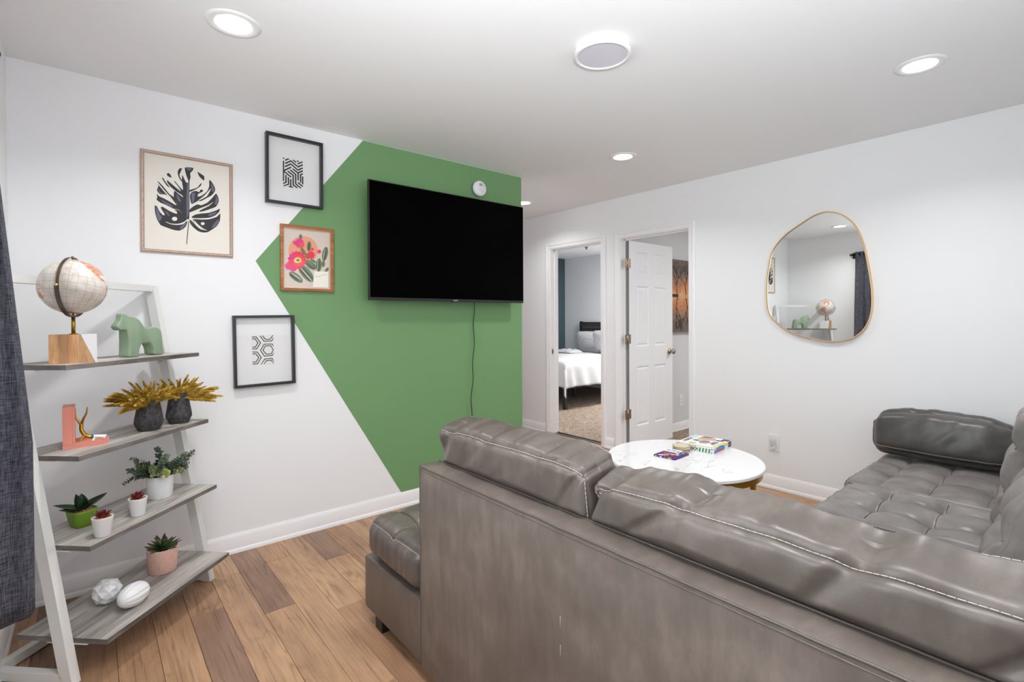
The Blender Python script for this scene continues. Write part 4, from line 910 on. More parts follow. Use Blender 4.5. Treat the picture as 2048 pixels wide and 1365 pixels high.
# ---- pink bookend
M_pink=mat('coral_pink',lin(226,142,124),.45); be=thing('antler_bookend','coral pink L-shaped bookend with a gold and white antler','bookend',(-.02,2.565,ZB[2]))
g=MB(); g.box(-.0618,-.034,-.0478,.0478,.0142,.157,bev=.0015); g.build('upright',M_pink,be,world=False)
g=MB()
for a,b,c,e in ((-.0476,-.040,.0205,.149),(.040,.0476,.0205,.149)): g.box(-.034,-.026,a,b,c,e,bev=.001)
g.box(-.0338,-.026,-.0476,.0476,.1492,.1568,bev=.001); g.build('upright_rim',M_pink,be,world=False)
g=MB(); MP_=[(-.062,-.048),(.055,-.048),(.074,-.018),(.074,.018),(.055,.048),(-.062,.048)]
g.prism(MP_,0,.014); g.prism([(-.0335,-.0478),(.055,-.0478),(.052,-.042),(-.0335,-.042)],.014,.020); g.prism([(.055,-.048),(.074,-.018),(.068,-.017),(.052,-.042)],.014,.020)
g.prism([(-.034,.042),(.052,.042),(.055,.048),(-.034,.048)],.014,.020); g.prism([(.074,-.018),(.074,.018),(.068,.017),(.068,-.017)],.014,.020); g.prism([(.074,.018),(.055,.048),(.052,.042),(.068,.017)],.014,.020)
o=g.build('base',M_pink,be,world=False); fixn(o)
M_agold=mat('antler_gold',lin(186,140,52),.32,1)
def Z_(p): return (p[0]+.030,p[1]-.018,p[2]-.8)
g=MB(); an=MB()
def curve(pts,n=5):
    P=[Vector(p) for p in pts]; out=[]
    for i in range(len(P)-1):
        p0=P[max(i-1,0)];p1=P[i];p2=P[i+1];p3=P[min(i+2,len(P)-1)]
        for s_ in range(n):
            t=s_/n; out.append(.5*((2*p1)+(p2-p0)*t+(2*p0-5*p1+4*p2-p3)*t*t+(3*p1-p0-3*p2+p3)*t**3))
    return out+[P[-1]]
def rl(pts,r0_,r1_): n=len(pts); return [r0_+(r1_-r0_)*i/(n-1) for i in range(n)]
c=curve([Z_(q) for q in ((-.010,-.010,.833),(-.022,-.01,.838),(-.031,-.01,.848),(-.038,-.008,.864),(-.038,-.006,.884))]); an.tube(c,rl(c,.0075,.0062),12)
c=curve([Z_(q) for q in ((-.038,-.006,.882),(-.047,-.004,.898),(-.055,-.0,.915),(-.0555,.002,.947))]); an.tube(c,rl(c,.0052,.0016),10)
c=curve([Z_(q) for q in ((-.038,-.006,.880),(-.033,-.01,.902),(-.023,-.014,.926),(-.020,-.014,.950))]); an.tube(c,rl(c,.0055,.0016),10)
c=curve([Z_(q) for q in ((-.028,-.010,.843),(-.037,-.016,.832),(-.046,-.022,.8195))]); an.tube(c,rl(c,.0052,.0020),10)
an.build('antler',M_agold,be,world=False)
c=curve([Z_(q) for q in ((-.011,-.010,.833),(-.002,-.010,.8325))]); MB().tube(c,rl(c,.0078,.0078),14).build('green_band',mat('emerald_band',lin(20,96,80),.35),be,world=False)
g=MB(); c=curve([Z_(q) for q in ((-.002,-.010,.8325),(.010,-.010,.832),(.024,-.01,.829),(.034,-.01,.826))]); g.tube(c,[.008,.0078,.0074,.007,.0068,.0066,.0066,.0068,.007,.0074,.0078,.0084,.009,.0095,.010,.0102][:len(c)],14)
c=curve([Z_(q) for q in ((.000,-.012,.829),(-.004,-.020,.821),(-.009,-.026,.8155))]); g.tube(c,rl(c,.005,.0018),8); g.build('antler_base',M_white,be,world=False)

# ---- pots and plants on the third board
def pot(nm,lab,x,y,z,prof,m,cat='plant pot',group=None,rz=0,n=40,fluted=0):
    o=thing(nm,lab,cat,(x,y,z),rz,group); g=MB().lathe(prof,n,cap=False)
    if fluted: g.v=[(v[0]*(1+.012*math.cos(fluted*math.atan2(v[1],v[0]))),v[1]*(1+.012*math.cos(fluted*math.atan2(v[1],v[0]))),v[2]) for v in g.v]
    g.build('pot',m,o,world=False); return o
def pebbles(o,r,z,m,seed=0,n=60):
    rs=random.Random(seed); g=MB()
    for i in range(n):
        a=rs.random()*2*PI; q=r*math.sqrt(rs.random()); s_=.0032*rs.uniform(.7,1.3); c=Vector((q*math.cos(a),q*math.sin(a),z))
        g.add([c+Vector(v)*s_ for v in ((1,0,0),(-1,0,0),(0,1,0),(0,-1,0),(0,0,1),(0,0,-1))],[(0,2,4),(2,1,4),(1,3,4),(3,0,4),(2,0,5),(1,2,5),(3,1,5),(0,3,5)])
    g.lathe([(0,z-.002),(r*1.03,z-.002)],20,cap=False)
    b=g.build('pebbles',m,o,world=False); b['kind']='stuff'
M_peb=mat('clay_pebbles',lin(186,132,98),.8)
def leafmesh(L,w,th,curl,m,tip=None,n=7,fold=.25,name='leaf'):
    g=MB(); vs=[]; k=5
    for i in range(n+1):
        t=i/n; ww=w*(math.sin(PI*min(1,t*.93+.07)**.8)**.8 if t<1 else 0)+.0002; zc=curl*L*t*t; xc=L*t
        for j in range(k):
            s_=-1+2*j/(k-1); vs.append((xc,s_*ww,zc+fold*abs(s_)*ww+th*.5*(1-s_*s_)*(1-t)))
        for j in range(k):
            s_=-1+2*j/(k-1); vs.append((xc,s_*ww,zc+fold*abs(s_)*ww-th*.5*(1-s_*s_)*(1-t)-.0001))
    fs=[];mm=[]
    for i in range(n):
        a=i*2*k;b=(i+1)*2*k
        for j in range(k-1):
            fs.append((a+j,b+j,b+j+1,a+j+1)); fs.append((a+k+j,a+k+j+1,b+k+j+1,b+k+j)); mm+=[1 if i>=n-2 and tip else 0]*2
    g.add(vs,fs,0,True); g.m=mm; return g.mesh(name,[m]+([tip] if tip else []))
def leafmat(name,a,b,c,sc=18,rough=.4):
    m=mat(name,b,rough,spec=.4); t=NT(m); oi=t.n('ShaderNodeObjectInfo'); f=t.math('ADD',t.math('MULTIPLY',t.noise(t.coord('Object'),sc,3,.6),.7),t.math('MULTIPLY',oi.outputs['Random'],.3))
    t.col(t.ramp(f,[(.32,a),(.5,b),(.68,c)])); return m
wp=[(0,0),(.0225,0),(.0245,.003),(.033,.069),(.0335,.072),(.0305,.072),(.030,.066),(0,.064)]
M_red=leafmat('red_succulent',lin(92,34,34),lin(136,56,50),lin(176,92,68)); M_redtip=mat('red_tip',lin(98,26,34),.4)
RL=leafmesh(.026,.0062,.005,.35,M_red,M_redtip)
def rosette(o,mesh,z,rows,seed=0,sc=1):
    rs=random.Random(seed)
    for n,el,s_,r in rows:
        for i in range(n):
            q=new_obj('leaf',mesh,o); a=2*PI*i/n+rs.uniform(-.2,.2)+el*3; q.rotation_euler=(0,-el+rs.uniform(-.1,.1),a); q.location=(r*math.cos(a),r*math.sin(a),z); k=s_*sc*rs.uniform(.85,1.12); q.scale=(k,k,k)
for x,y,lab,sd in ((.030,2.414,'small white pot with dark red succulent in front of the green pot',1),(.145,2.572,'small white pot with red succulent beside the large white pot',2)):
    o=pot('succulent_pot',lab,x,y,ZB[1],wp,M_white,'potted plant','small white succulent pots',0,48,0); pebbles(o,.029,.068,M_peb,sd)
    rosette(o,RL,.070,[(8,.25,1.1,.004),(8,.6,1.05,.003),(7,.95,.95,.002),(4,1.3,.75,.001)],sd,1.05)
# green pot: rounded square taper
o=thing('green_planter','lime green square pot with broad dark green leaves','potted plant',(-.030,2.585,ZB[1]),.5)
g=MB(); prof=[(0,0),(.026,0),(.030,.004),(.036,.025),(.041,.055),(.0425,.066),(.039,.066),(.037,.056),(0,.054)]; n=48; vs=[]
for r_,z in prof:
    for j in range(n):
        a=2*PI*j/n; k=1/ (abs(math.cos(a))**4+abs(math.sin(a))**4)**.25; vs.append((r_*k*math.cos(a),r_*k*math.sin(a),z))
g.add(vs,[(i*n+j,i*n+(j+1)%n,(i+1)*n+(j+1)%n,(i+1)*n+j) for i in range(len(prof)-1) for j in range(n)],0,True); g.build('pot',mat('lime_ceramic',lin(104,138,28),.3),o,world=False)
pebbles(o,.037,.060,M_peb,5,80)
M_dk=leafmat('dark_green_leaf',lin(14,34,20),lin(28,58,32),lin(64,104,44),10,.35)
BL=leafmesh(.084,.026,.003,.22,M_dk,None,9,.35); BL2=leafmesh(.062,.024,.003,.55,M_dk,None,9,.3)
for a,el,k,me in ((PI-.2,.14,1.08,BL),(-2.5,.10,1.0,BL),(.45,.22,1.12,BL),(1.6,.6,.9,BL2),(-1.3,.8,.75,BL2),(2.6,.75,.95,BL2),(-.5,.45,.8,BL)):
    q=new_obj('leaf',me,o); q.rotation_euler=(0,-el,a-.5); q.location=(0,0,.062); q.scale=(k,k,k)
# large white pot with eucalyptus
bp=[(0,0),(.047,0),(.049,.003),(.0525,.098),(.052,.100),(.0495,.100),(.049,.092),(0,.090)]
o=pot('white_planter','large white round pot of silvery green eucalyptus sprigs',.238,2.778,ZB[1],bp,M_white,'potted plant')
MB().lathe([(0,.091),(.0488,.091)],24,cap=False).build('soil',mat('dark_soil',lin(50,42,36),.95),o,world=False)
M_euc=leafmat('eucalyptus_leaf',lin(66,84,72),lin(112,130,108),lin(150,164,136),25,.5); M_eucy=leafmat('yellow_eucalyptus',lin(150,158,70),lin(186,190,104),lin(206,210,140),25,.5); M_stem=mat('brown_stem',lin(70,66,54),.7)
def sprig(seed,L,bend,yel):
    rs=random.Random(seed); g=MB(); n=13; P=[Vector((L*t*math.sin(bend*t),.006*math.sin(t*5+seed),L*t*math.cos(bend*t*.9))) for t in [i/n for i in range(n+1)]]
    g.tube(P,[.0013*(1-.6*i/n) for i in range(n+1)],5,mi=2)
    for i in range(3,n+1):
        tn=(P[i]-P[i-1]).normalized(); o1=tn.orthogonal().normalized(); o2=tn.cross(o1); base=i*1.3
        for s_ in (0,PI,PI/2 if i%2 else -PI/2):
            a=base+s_; out=(o1*math.cos(a)+o2*math.sin(a)); dirn=(out+tn*.55).normalized(); side=dirn.cross(tn).normalized(); R=.0105*(1.2-.55*i/n)*rs.uniform(.85,1.15)
            c=P[i]+dirn*R*1.25; up=dirn.cross(side); rim=[c+dirn*R*math.cos(q)+side*R*.85*math.sin(q)+up*.0014*math.cos(2*q) for q in [2*PI*k/9 for k in range(9)]]
            mi=1 if (yel and rs.random()<.6) else 0
            g.add([c-up*.0012]+rim,[(0,k+1,(k+1)%9+1) for k in range(9)],mi,True); g.tube([P[i],c-dirn*R*.9],.0006,4,2)
    return g.mesh('sprig',[M_euc,M_eucy,M_stem])
SP=[sprig(1,.115,.5,0),sprig(2,.10,.9,0),sprig(3,.125,.25,0),sprig(4,.075,1.1,1),sprig(5,.085,.7,1)]
rs=random.Random(12)
for i in range(30):
    q=new_obj('sprig',SP[rs.randrange(5) if i%3 else 3+rs.randrange(2)],o); a=rs.random()*2*PI; el=rs.uniform(.0,.72); r_=rs.uniform(.005,.040)
    q.location=(r_*math.cos(a),r_*math.sin(a),.088); q.rotation_euler=(0,el*.9,a); k=rs.uniform(.75,1.05); q.scale=(k,k,k)
for a,el,k in ((2.9,.95,.95),(3.6,.60,1.0),(.15,.45,1.15),(.5,.7,1.0),(-.3,.35,1.15),(1.6,.1,1.1)):
    q=new_obj('sprig',SP[1 if el>.7 else 0],o); q.location=(.03*math.cos(a),.03*math.sin(a),.088); q.rotation_euler=(0,el*.85,a); q.scale=(k,k,k)
# pink patterned pot
def hexpot():
    m=mat('terracotta_hexagon_relief',lin(226,160,144),.8,spec=.2); t=NT(m)
    tc=t.n('ShaderNodeTexCoord'); sp=t.n('ShaderNodeSeparateXYZ'); t.l(tc.outputs['Object'],sp.inputs[0])
    u=t.math('MULTIPLY',t.math('ARCTAN2',sp.outputs[1],sp.outputs[0]),.058/.036); v=t.math('DIVIDE',sp.outputs[2],.036)
    # hexagonal distance via two offset grids
    def hexd(x,y):
        ax=t.math('ABSOLUTE',x); ay=t.math('ABSOLUTE',y)
        return t.math('MAXIMUM',ax,t.math('ADD',t.math('MULTIPLY',ax,.5),t.math('MULTIPLY',ay,.8660)))
    s3=1.7320508
    def cell(ox,oy):
        x=t.math('SUBTRACT',t.math('FRACT',t.math('ADD',u,ox)),.5); y=t.math('MULTIPLY',t.math('SUBTRACT',t.math('FRACT',t.math('ADD',t.math('DIVIDE',v,s3),oy)),.5),s3); return hexd(x,y)
    dd=t.math('MINIMUM',cell(0,0),cell(.5,.5))
    st=t.math('PINGPONG',t.math('MULTIPLY',dd,14),1.0)
    t.col(t.ramp(st,[(.0,lin(244,226,216)),(.42,lin(238,212,200)),(.6,lin(222,152,130)),(1,lin(216,142,120))])); t.bump(t.math('SUBTRACT',1,st),.5,.002); return m
pp=[(0,0),(.050,0),(.0535,.004),(.0600,.104),(.0595,.108),(.0555,.108),(.055,.098),(0,.096)]
o=pot('pink_planter','pink terracotta pot in hexagon relief with a spiky green succulent',.243,2.752,ZB[0],pp,hexpot(),'potted plant')
MB().lathe([(0,.097),(.0548,.097)],24,cap=False).build('soil',mat('moss',lin(46,50,32),.95),o,world=False)
M_sp=leafmat('spiky_succulent',lin(30,62,32),lin(62,100,52),lin(106,138,78),20,.4); M_sptip=mat('reddish_tip',lin(96,56,44),.5)
SL_=leafmesh(.070,.0095,.009,.10,M_sp,M_sptip,8,.3)
rosette(o,SL_,.102,[(9,.12,1.05,.006),(9,.38,1.0,.005),(8,.68,.92,.004),(6,1.0,.75,.003),(4,1.35,.55,.001)],4)
# white ornaments
g=MB(); NA,NB=40,96; vs=[]
for i in range(NA+1):
    a=PI*i/NA
    for j in range(NB):
        b=2*PI*j/NB; k=.93+.07*abs(math.sin(b*6))**.8*math.sin(a)**.5+(.07*(1-math.sin(a)**.5))
        vs.append((.064*math.cos(a),.0435*math.sin(a)*math.cos(b)*k,.0435*math.sin(a)*math.sin(b)*k))
g.add(vs,[(i*NB+j,i*NB+(j+1)%NB,(i+1)*NB+(j+1)%NB,(i+1)*NB+j) for i in range(NA) for j in range(NB)],0,True)
eg=g.build('ribbed_ornament',M_white); fixn(eg); eg.location=(.124,2.492,ZB[0]+.0428); eg.rotation_euler=(.2,0,.80)
tag(eg,'white ribbed egg shaped ornament lying on the lowest board','ornament')
bm=bmesh.new(); bmesh.ops.create_cube(bm,size=1); bmesh.ops.subdivide_edges(bm,edges=bm.edges[:],cuts=1,use_grid_fill=True)
for v in bm.verts: v.co=v.co.normalized()*.0455
fs=bm.faces[:]
r_=bmesh.ops.poke(bm,faces=fs)
for v in r_['verts']: v.co=v.co.normalized()*.0505
for v in bm.verts: v.co.x*=1.12
bm.transform(Matrix.Rotation(.35,4,'Y'))
zm=min(v.co.z for v in bm.verts)
me=bpy.data.meshes.new('faceted_ornament'); bm.to_mesh(me); bm.free(); me.materials.append(M_white)
fo=new_obj('faceted_ornament',me); fo.location=(.044,2.578,ZB[0]-zm+.0002); fo.rotation_euler=(0,0,.9); tag(fo,'white faceted spiky ornament behind the ribbed egg on the lowest board','ornament')
# ------------------------------------------------------------------ sectional sofa
def V3(x,y,z): return Vector((x,y,z))
def wr(v,s=1.): return mn.noise(Vector(v)*s)
def stitch_line(ob,pts,parent_name_stitch=True,dash=.0100,gap=.0016,r=.0010,piping=.0032,offv=None,group=None,double=0):
    """a leather welt along pts with a dashed white thread beside it; children of ob"""
    P=[Vector(p) for p in pts]
    if piping: MB().tube(P,piping,6).build('welt',M_leather,ob)
    g=MB()
    L=0; seg=[0]
    for a,b in zip(P,P[1:]): L+=(b-a).length; seg.append(L)
    def at(s_):
        for i in range(1,len(seg)):
            if s_<=seg[i]: 
                q=(s_-seg[i-1])/max(1e-9,seg[i]-seg[i-1]); return P[i-1].lerp(P[i],q)
        return P[-1]
    s_=0; o=offv or Vector((0,0,0))
    while s_+dash<L:
        a,b=at(s_)+o,at(s_+dash)+o; g.tube([a,b],r,4); s_+=dash+gap
    t=g.build('stitching',M_stitch,ob); t['kind']='stuff'; return t

# ---- left part: back runs along Y, chaise end towards the green wall
sl=thing('sectional_sofa','long left part of the grey leather sectional, its back turned to the viewer','sofa',(1.3,1.0,0))
X0s,X1s,YS0,YS1,YBK=.880,1.84,-.150,2.035,1.555
MB().box(X0s+.004,X1s,YS0,YS1,.062,.285,bev=.016).build('base',M_leather,sl,auto=.7)
bk=MB().box(X0s,.966,YS0-.0,YBK,.055,.770,bev=.009).build('back_frame',M_leather_back,sl,auto=.7)
def wavy(p0,p1,n,amp,sd):
    p0,p1=Vector(p0),Vector(p1); return [p0.lerp(p1,i/n)+Vector((amp*wr((i*.35,sd,0)),0,amp*wr((i*.35,sd,5)))) for i in range(n+1)]
for nm,a,b in (('outer',(X0s+.001,YS0,.766),(X0s+.001,YBK-.004,.766)),('inner',(.9625,YS0,.7705),(.9625,YBK-.004,.7705)),('vertical',(X0s+.002,YBK-.003,.07),(X0s+.002,YBK-.003,.765)),('end',(X0s+.003,YBK-.001,.767),(.962,YBK-.001,.767))):
    MB().tube(wavy(a,b,60,.0012,hash(nm)%7 if False else len(nm)),.0030,8).build('welt',M_pipe,bk)
MB().tube(wavy((X0s+.0004,YS0,.755),(X0s+.0004,YBK-.01,.755),60,.0014,3),.0016,6).build('welt',M_leather,bk)
for z0,z1 in ((.520,.548),(.452,.478)): MB().tube([(X0s-.0006,.865,z0),(X0s-.0006,.8655,z1)],.0007,4).build('loose_thread',M_stitch,bk)
for x,y in ((.93,1.93),(1.74,1.93),(1.74,1.1),(.95,0.02)): MB().prism([(x-.03,y-.03),(x+.03,y-.03),(x+.03,y+.03),(x-.03,y+.03)],0,.064).build('foot',M_blackplastic,sl)

def tuft(buttons,links,axis_len,depth=.022,sig=.05,cd=.006,cs=.010):
    def f(u,v):
        e=0
        for bx,by in buttons:
            d2=(u-bx)**2+(v-by)**2; e-=depth*math.exp(-d2/(sig*sig))
            e-=.008*math.exp(-d2/(.014**2))
        for (ax,ay),(bx,by) in links:
            dx,dy=bx-ax,by-ay; L2=dx*dx+dy*dy; q=max(0,min(1,((u-ax)*dx+(v-ay)*dy)/L2)); dd=math.hypot(u-ax-q*dx,v-ay-q*dy)
            e-=cd*math.exp(-(dd/cs)**2)+cd*.6*math.exp(-(dd/(cs*3.5))**2)
        return e
    return f
def seat(parent,cx,cy,x0,x1,y0,y1,z0,z1,m,r=.045,n=70,crown=.018,btn=None,links=None,sd=0,front_round=None,seams=((1,-1),),name='seat_cushion'):
    hx,hy,hz=(x1-x0)/2,(y1-y0)/2,(z1-z0)/2; C=V3((x0+x1)/2,(y0+y1)/2,(z0+z1)/2)
    tf=tuft(btn or [],links or [],1,depth=.024,sig=.055,cd=.009,cs=.010)
    def puff(p,a,b,c):
        w=(1-a*a)*(1-b*b)
        p=Vector(p)
        if c>0: p.z+=crown*w**.5*max(0,c)
        p.x+=.010*a*(1-c*c)*(1-b*b)**.5; p.y+=.010*b*(1-c*c)*(1-a*a)**.5
        return p
    def disp(p,nn,a,b,c):
        q=p+C; e=.0035*wr((q.x*6,q.y*6,q.z*6+sd))+.0022*wr((q.x*17,q.y*17,q.z*12+sd))
        ed=(max(abs(a),abs(b)))**8; e+=.0028*wr((q.x*34,q.y*34,sd))*ed
        v=nn*e
        if c>.3: v=v+Vector((0,0,tf(p.x,p.y)*min(1,(c-.3)/.5)))
        return v
    g,ev=rbox(hx,hy,hz,r,n,puff=puff,disp=disp)
    g.v=[tuple(Vector(v)+C) for v in g.v]
    o=g.build(name,m,parent); weld(o)
    return o,(lambda a,b,c: ev(a,b,c)+C),C
def surf_line(ev,C,p0,p1,n,lift=.0004):
    out=[]
    for i in range(n+1):
        t=i/n; x=p0[0]+(p1[0]-p0[0])*t; y=p0[1]+(p1[1]-p0[1])*t; out.append((x,y))
    return out
def seat_detail(o,ev,C,hx,hy,btn,links,m=None,lift=.0002):
    for (ax,ay),(bx,by) in links:
        pts=[ev((ax+(bx-ax)*t/16)/hx,(ay+(by-ay)*t/16)/hy,1)+V3(0,0,lift+.0006) for t in range(17)]
        MB().tube(pts,.0018,5).build('tuft_crease_shade',M_crease_shade,o)  # thin dark tube paints the shade along each crease
    for bx,by in btn:
        p=ev(bx/hx,by/hy,1); MB().lathe([(0,.004),(.006,.003),(.009,.0),(.009,-.003)],12,0,tuple(p),cap=False).build('button',M_leather_seat,o)
# chaise cushion
bt=[(-.33,.0),(-.10,.0),(.16,.0)]
lk=[((-.33,.0),(-.33,.20)),((-.33,.0),(-.33,-.20)),((-.10,0),(-.10,.2)),((-.33,.0),(-.10,.0)),((-.47,.0),(-.33,.0)),((-.10,0),(-.10,-.2))]
o,ev,C=seat(sl,0,0,X0s+.008,X1s-.01,1.575,2.022,.287,.448,M_leather,r=.052,n=64,crown=.022,btn=bt,links=lk,sd=2,name='chaise_cushion')
seat_detail(o,ev,C,(X1s-.018-X0s)/2,.2235,bt,lk)
stitch_line(o,[ev(-1,-1+2*i/60,.985)+V3(-.0006,0,.0008) for i in range(1,59)],offv=V3(-.0022,0,-.0030),piping=.0022)
stitch_line(o,[ev(-1+2*i/60,1,.985)+V3(0,.0006,.0008) for i in range(1,59)],offv=V3(0,.0022,-.0030),piping=.0022)
stitch_line(o,[ev(-1,1,-.95+1.9*i/14) for i in range(15)],piping=.0018,offv=V3(-.002,-.002,0))
for y0,y1 in ((.86,1.560),(.06,.850)):
    o,ev,C=seat(sl,0,0,.97,X1s-.01,y0+.005,y1,.287,.448,M_leather_seat,r=.045,n=22,sd=4+y0)

# ---- back cushions of the left part (leaning, bulging over the back frame)
def back_cushion(parent,org,ex,ez,ey,hw,hh,ht,m,sd,n=80,clampf=None,btn=None,links=None,name='back_cushion',bul=.034,r=.05,fold=1.0,loaf=0,lift=0):
    """org centre; ey along width, ez up the cushion, ex towards its front"""
    tf=tuft(btn or [],links or [],1,depth=.035,sig=.075,cd=.012,cs=.014)
    def place(p): return org+ex*p.x+ey*p.y+ez*p.z
    def puff(p,a,b,c):
        p=Vector(p); w=max(0,(1-b*b))**.4*max(0,(1-c*c))**.5
        p.x+=bul*a*w; 
        if loaf: p.z=p.z*(1-loaf*abs(b)**3.2*(1 if c>0 else .25)); p.x=p.x*(1-loaf*.6*abs(b)**3)
        p.z+=.014*c*(1-b*b)**.5*(1-a*a)**.5+lift*a*max(0,c) ; p.z-=.010*max(0,c)*abs(b)**5; p.y-=.003*b*max(0,c)**3
        return p
    def disp(p,nn,a,b,c):
        e=.0060*wr((p.y*5,p.z*7,p.x*3+sd))+.0042*wr((p.y*13+p.z*6,p.z*12,sd*2.))
        e*=fold
        top=max(0,c)**2; low=max(0,-c)**2
        e+=fold*(.0050*wr((p.y*15+4*p.z,p.z*5,sd+9))*(top+.25)+.0026*wr((p.y*42,p.z*9,sd+3))*top**2)
        ends=abs(b)**6; e+=fold*.003*wr((p.z*26+p.x*10,p.y*4,sd+5))*ends
        # diagonal pinch folds running down from the seam
        ph=p.y*1.0+p.z*.9+.05*wr((p.y*3,p.z*3,sd)); f=wr((ph*16,sd*1.7,p.z*3)); f=max(0,f-.12)**1.2
        e-=fold*.034*f*max(0,min(1,(c+.6)))*(1 if a<0 else .5)
        v=nn*e
        if a>.2 and btn: v=v+Vector((tf(p.y,p.z)*min(1,(a-.2)/.5),0,0))
        # seam line undulates
        v.z+=fold*.005*wr((p.y*8,sd,1.5))*top
        return v
    g,ev=rbox(ht,hw,hh,r,n,puff=puff,disp=disp)
    def E(a,b,c):
        q=place(ev(a,b,c)); return clampf(q) if clampf else q
    g.v=[tuple(clampf(place(Vector(v))) if clampf else place(Vector(v))) for v in g.v]
    o=g.build(name,m,parent); weld(o); return o,E
th=.10; ezA=V3(-math.sin(th),0,math.cos(th)); exA=V3(math.cos(th),0,math.sin(th)); eyA=V3(0,1,0)
def clA(q):
    z=q.z; xm=.9675 if z<.7735 else .9675-.05*min(1,((z-.7735)/.06))**.6
    return V3(max(q.x,xm),q.y,max(q.z,.452 if q.x>.9 else q.z))
def topline(E,a,c=1,b0=-.97,b1=.97,n=90,up=(0,0,0)):
    return [E(a,b0+(b1-b0)*i/n,c)+Vector(up) for i in range(n+1)]
for (y0,y1,sd,zt_) in ((.846,1.550,1.3,.914),(.020,.842,4.1,.896)):
    org=V3(1.016,(y0+y1)/2,zt_)-ezA*(zt_-.456)/2
    o,E=back_cushion(sl,org,exA,ezA,eyA,(y1-y0)/2,(zt_-.456)/2,.066,M_leather,sd,n=100,clampf=clA,r=.024,bul=.030,lift=.010)
    stitch_line(o,topline(E,-1),offv=V3(-.0024,0,.0024),piping=.0030,r=.0008)
    stitch_line(o,[p+V3(-.0055,0,-.0075) for p in topline(E,-1)],piping=0,r=.0007)
    stitch_line(o,topline(E,1),offv=V3(-.0002,0,.0042),piping=.0030,r=.0008)
    for b in (-1,1):
        stitch_line(o,[E(-1,b,-.2+1.17*i/24) for i in range(25)],piping=.0026,offv=V3(-.003,0,0))

# ---- right part along the far side
sr=thing('sectional_sofa','right part of the grey leather sectional with tufted seats by the wall','sofa',(2.8,.4,0))
MB().box(1.862,3.84,-.15,.830,.062,.285,bev=.016).build('base',M_leather,sr,auto=.7)
MB().box(1.862,3.84,-.15,-.001,.055,.770,bev=.009).build('back_frame',M_leather_back,sr,auto=.7)
for x,y in ((1.95,.75),(2.94,.75),(3.76,.75),(3.76,0.0),(1.95,0.0)): MB().box(x-.03,x+.03,y-.03,y+.03,0,.064).build('foot',M_blackplastic,sr)
for k,(x0,x1,y1,z1,bt,sd) in enumerate(((1.866,2.392,.842,.440,[(-.10,.25),(.10,.25),(-.10,.06),(.10,.06),(-.10,-.13),(.10,-.13)],1),(2.396,2.942,.845,.450,[(-.065,.255),(.135,.255),(-.09,.055),(.12,.055),(-.09,-.14),(.12,-.14)],6),(2.946,3.840,.872,.446,[(-.11,.32),(.11,.32),(-.13,.13),(.09,.13),(-.13,-.07),(.09,-.07)],9))):
    hx=(x1-x0)/2; hy=(y1+.06)/2; lk=[]
    for i,(ax,ay) in enumerate(bt):
        ys_=[q[1] for q in bt]
        if ay==max(ys_): lk.append(((ax,ay),(ax,hy-.05)))
        for (bx,by) in bt[i+1:]:
            if (abs(ax-bx)<.03 and abs(ay-by)<.25) or (abs(ay-by)<.01 and abs(ax-bx)<.27): lk.append(((ax,ay),(bx,by)))
        if ax<0: lk.append(((ax,ay),(-hx+.05,ay)))
        if ax>0: lk.append(((ax,ay),(hx-.05,ay)))
    o,ev,C=seat(sr,0,0,x0,x1,-.060,y1,.287,z1,M_leather_seat,r=.040 if k<2 else .028,n=92,crown=.020,btn=bt,links=lk,sd=sd*3.3)
    seat_detail(o,ev,C,hx,hy,bt,lk)
    stitch_line(o,[ev(-1,-.96+1.92*i/50,.99)+V3(-.0006,0,.001) for i in range(51)],offv=V3(-.002,0,.002),piping=.0024,r=.0009)
    stitch_line(o,[ev(-.96+1.92*i/50,1,.99)+V3(0,.0006,.001) for i in range(51)],offv=V3(0,.002,.002),piping=.0024,r=.0009)
th=.22; ezB=V3(0,-math.sin(th),math.cos(th)); exB=V3(0,math.cos(th),math.sin(th)); eyB=V3(1,0,0)
def clB(q):
    z=q.z; ym=.0005 if z<.7735 else .0005-.12*min(1,((z-.7735)/.05))**.55
    return V3(min(q.x,3.845),max(q.y,ym),max(q.z,.452 if q.y>.02 else q.z))
for k,(x0,x1,sd,oy,th) in enumerate(((1.960,2.600,7.7,.030,.34),(2.615,3.330,5.4,.128,.18))):
    ezB=V3(0,-math.sin(th),math.cos(th)); exB=V3(0,math.cos(th),math.sin(th))
    org=V3((x0+x1)/2,oy,.925)-ezB*.240; hw=(x1-x0)/2
    bt=[(u,v) for v in (.085,-.085) for u in (-.20,0,.20)]; lk=[]
    for u,v in bt:
        lk.append(((u,v),(u,.21 if v>0 else -.21)))
        if v>0: lk.append(((u,v),(u,-v)))
        if u<.1: lk.append(((u,v),(u+.20,v)))
        if u<-.1: lk.append(((u,v),(-hw+.03,v)))
        if u>.1: lk.append(((u,v),(hw-.03,v)))
    o,E=back_cushion(sr,org,exB,ezB,eyB,hw,.24,.074,M_leather_seat,sd,n=72,clampf=clB,btn=bt,links=lk,bul=.034,r=.045,fold=.8)
    for (a_,b_),(c_,d_) in lk:
        pts=[E(1,(a_+(c_-a_)*t/14)/hw,(b_+(d_-b_)*t/14)/.24)+exB*.0003 for t in range(15)]
        MB().tube(pts,.0022,5).build('tuft_crease_shade',M_crease_shade,o)  # crease shade laid on as a dark tube
    for u,v in bt:
        p=E(1,u/hw,v/.24); MB().lathe([(0,.005),(.007,.004),(.011,.0),(.011,-.003)],12,0,(0,0,0),Matrix.Translation(p)@exB.to_track_quat('Z','Y').to_matrix().to_4x4(),cap=False).build('button',M_leather_seat,o)

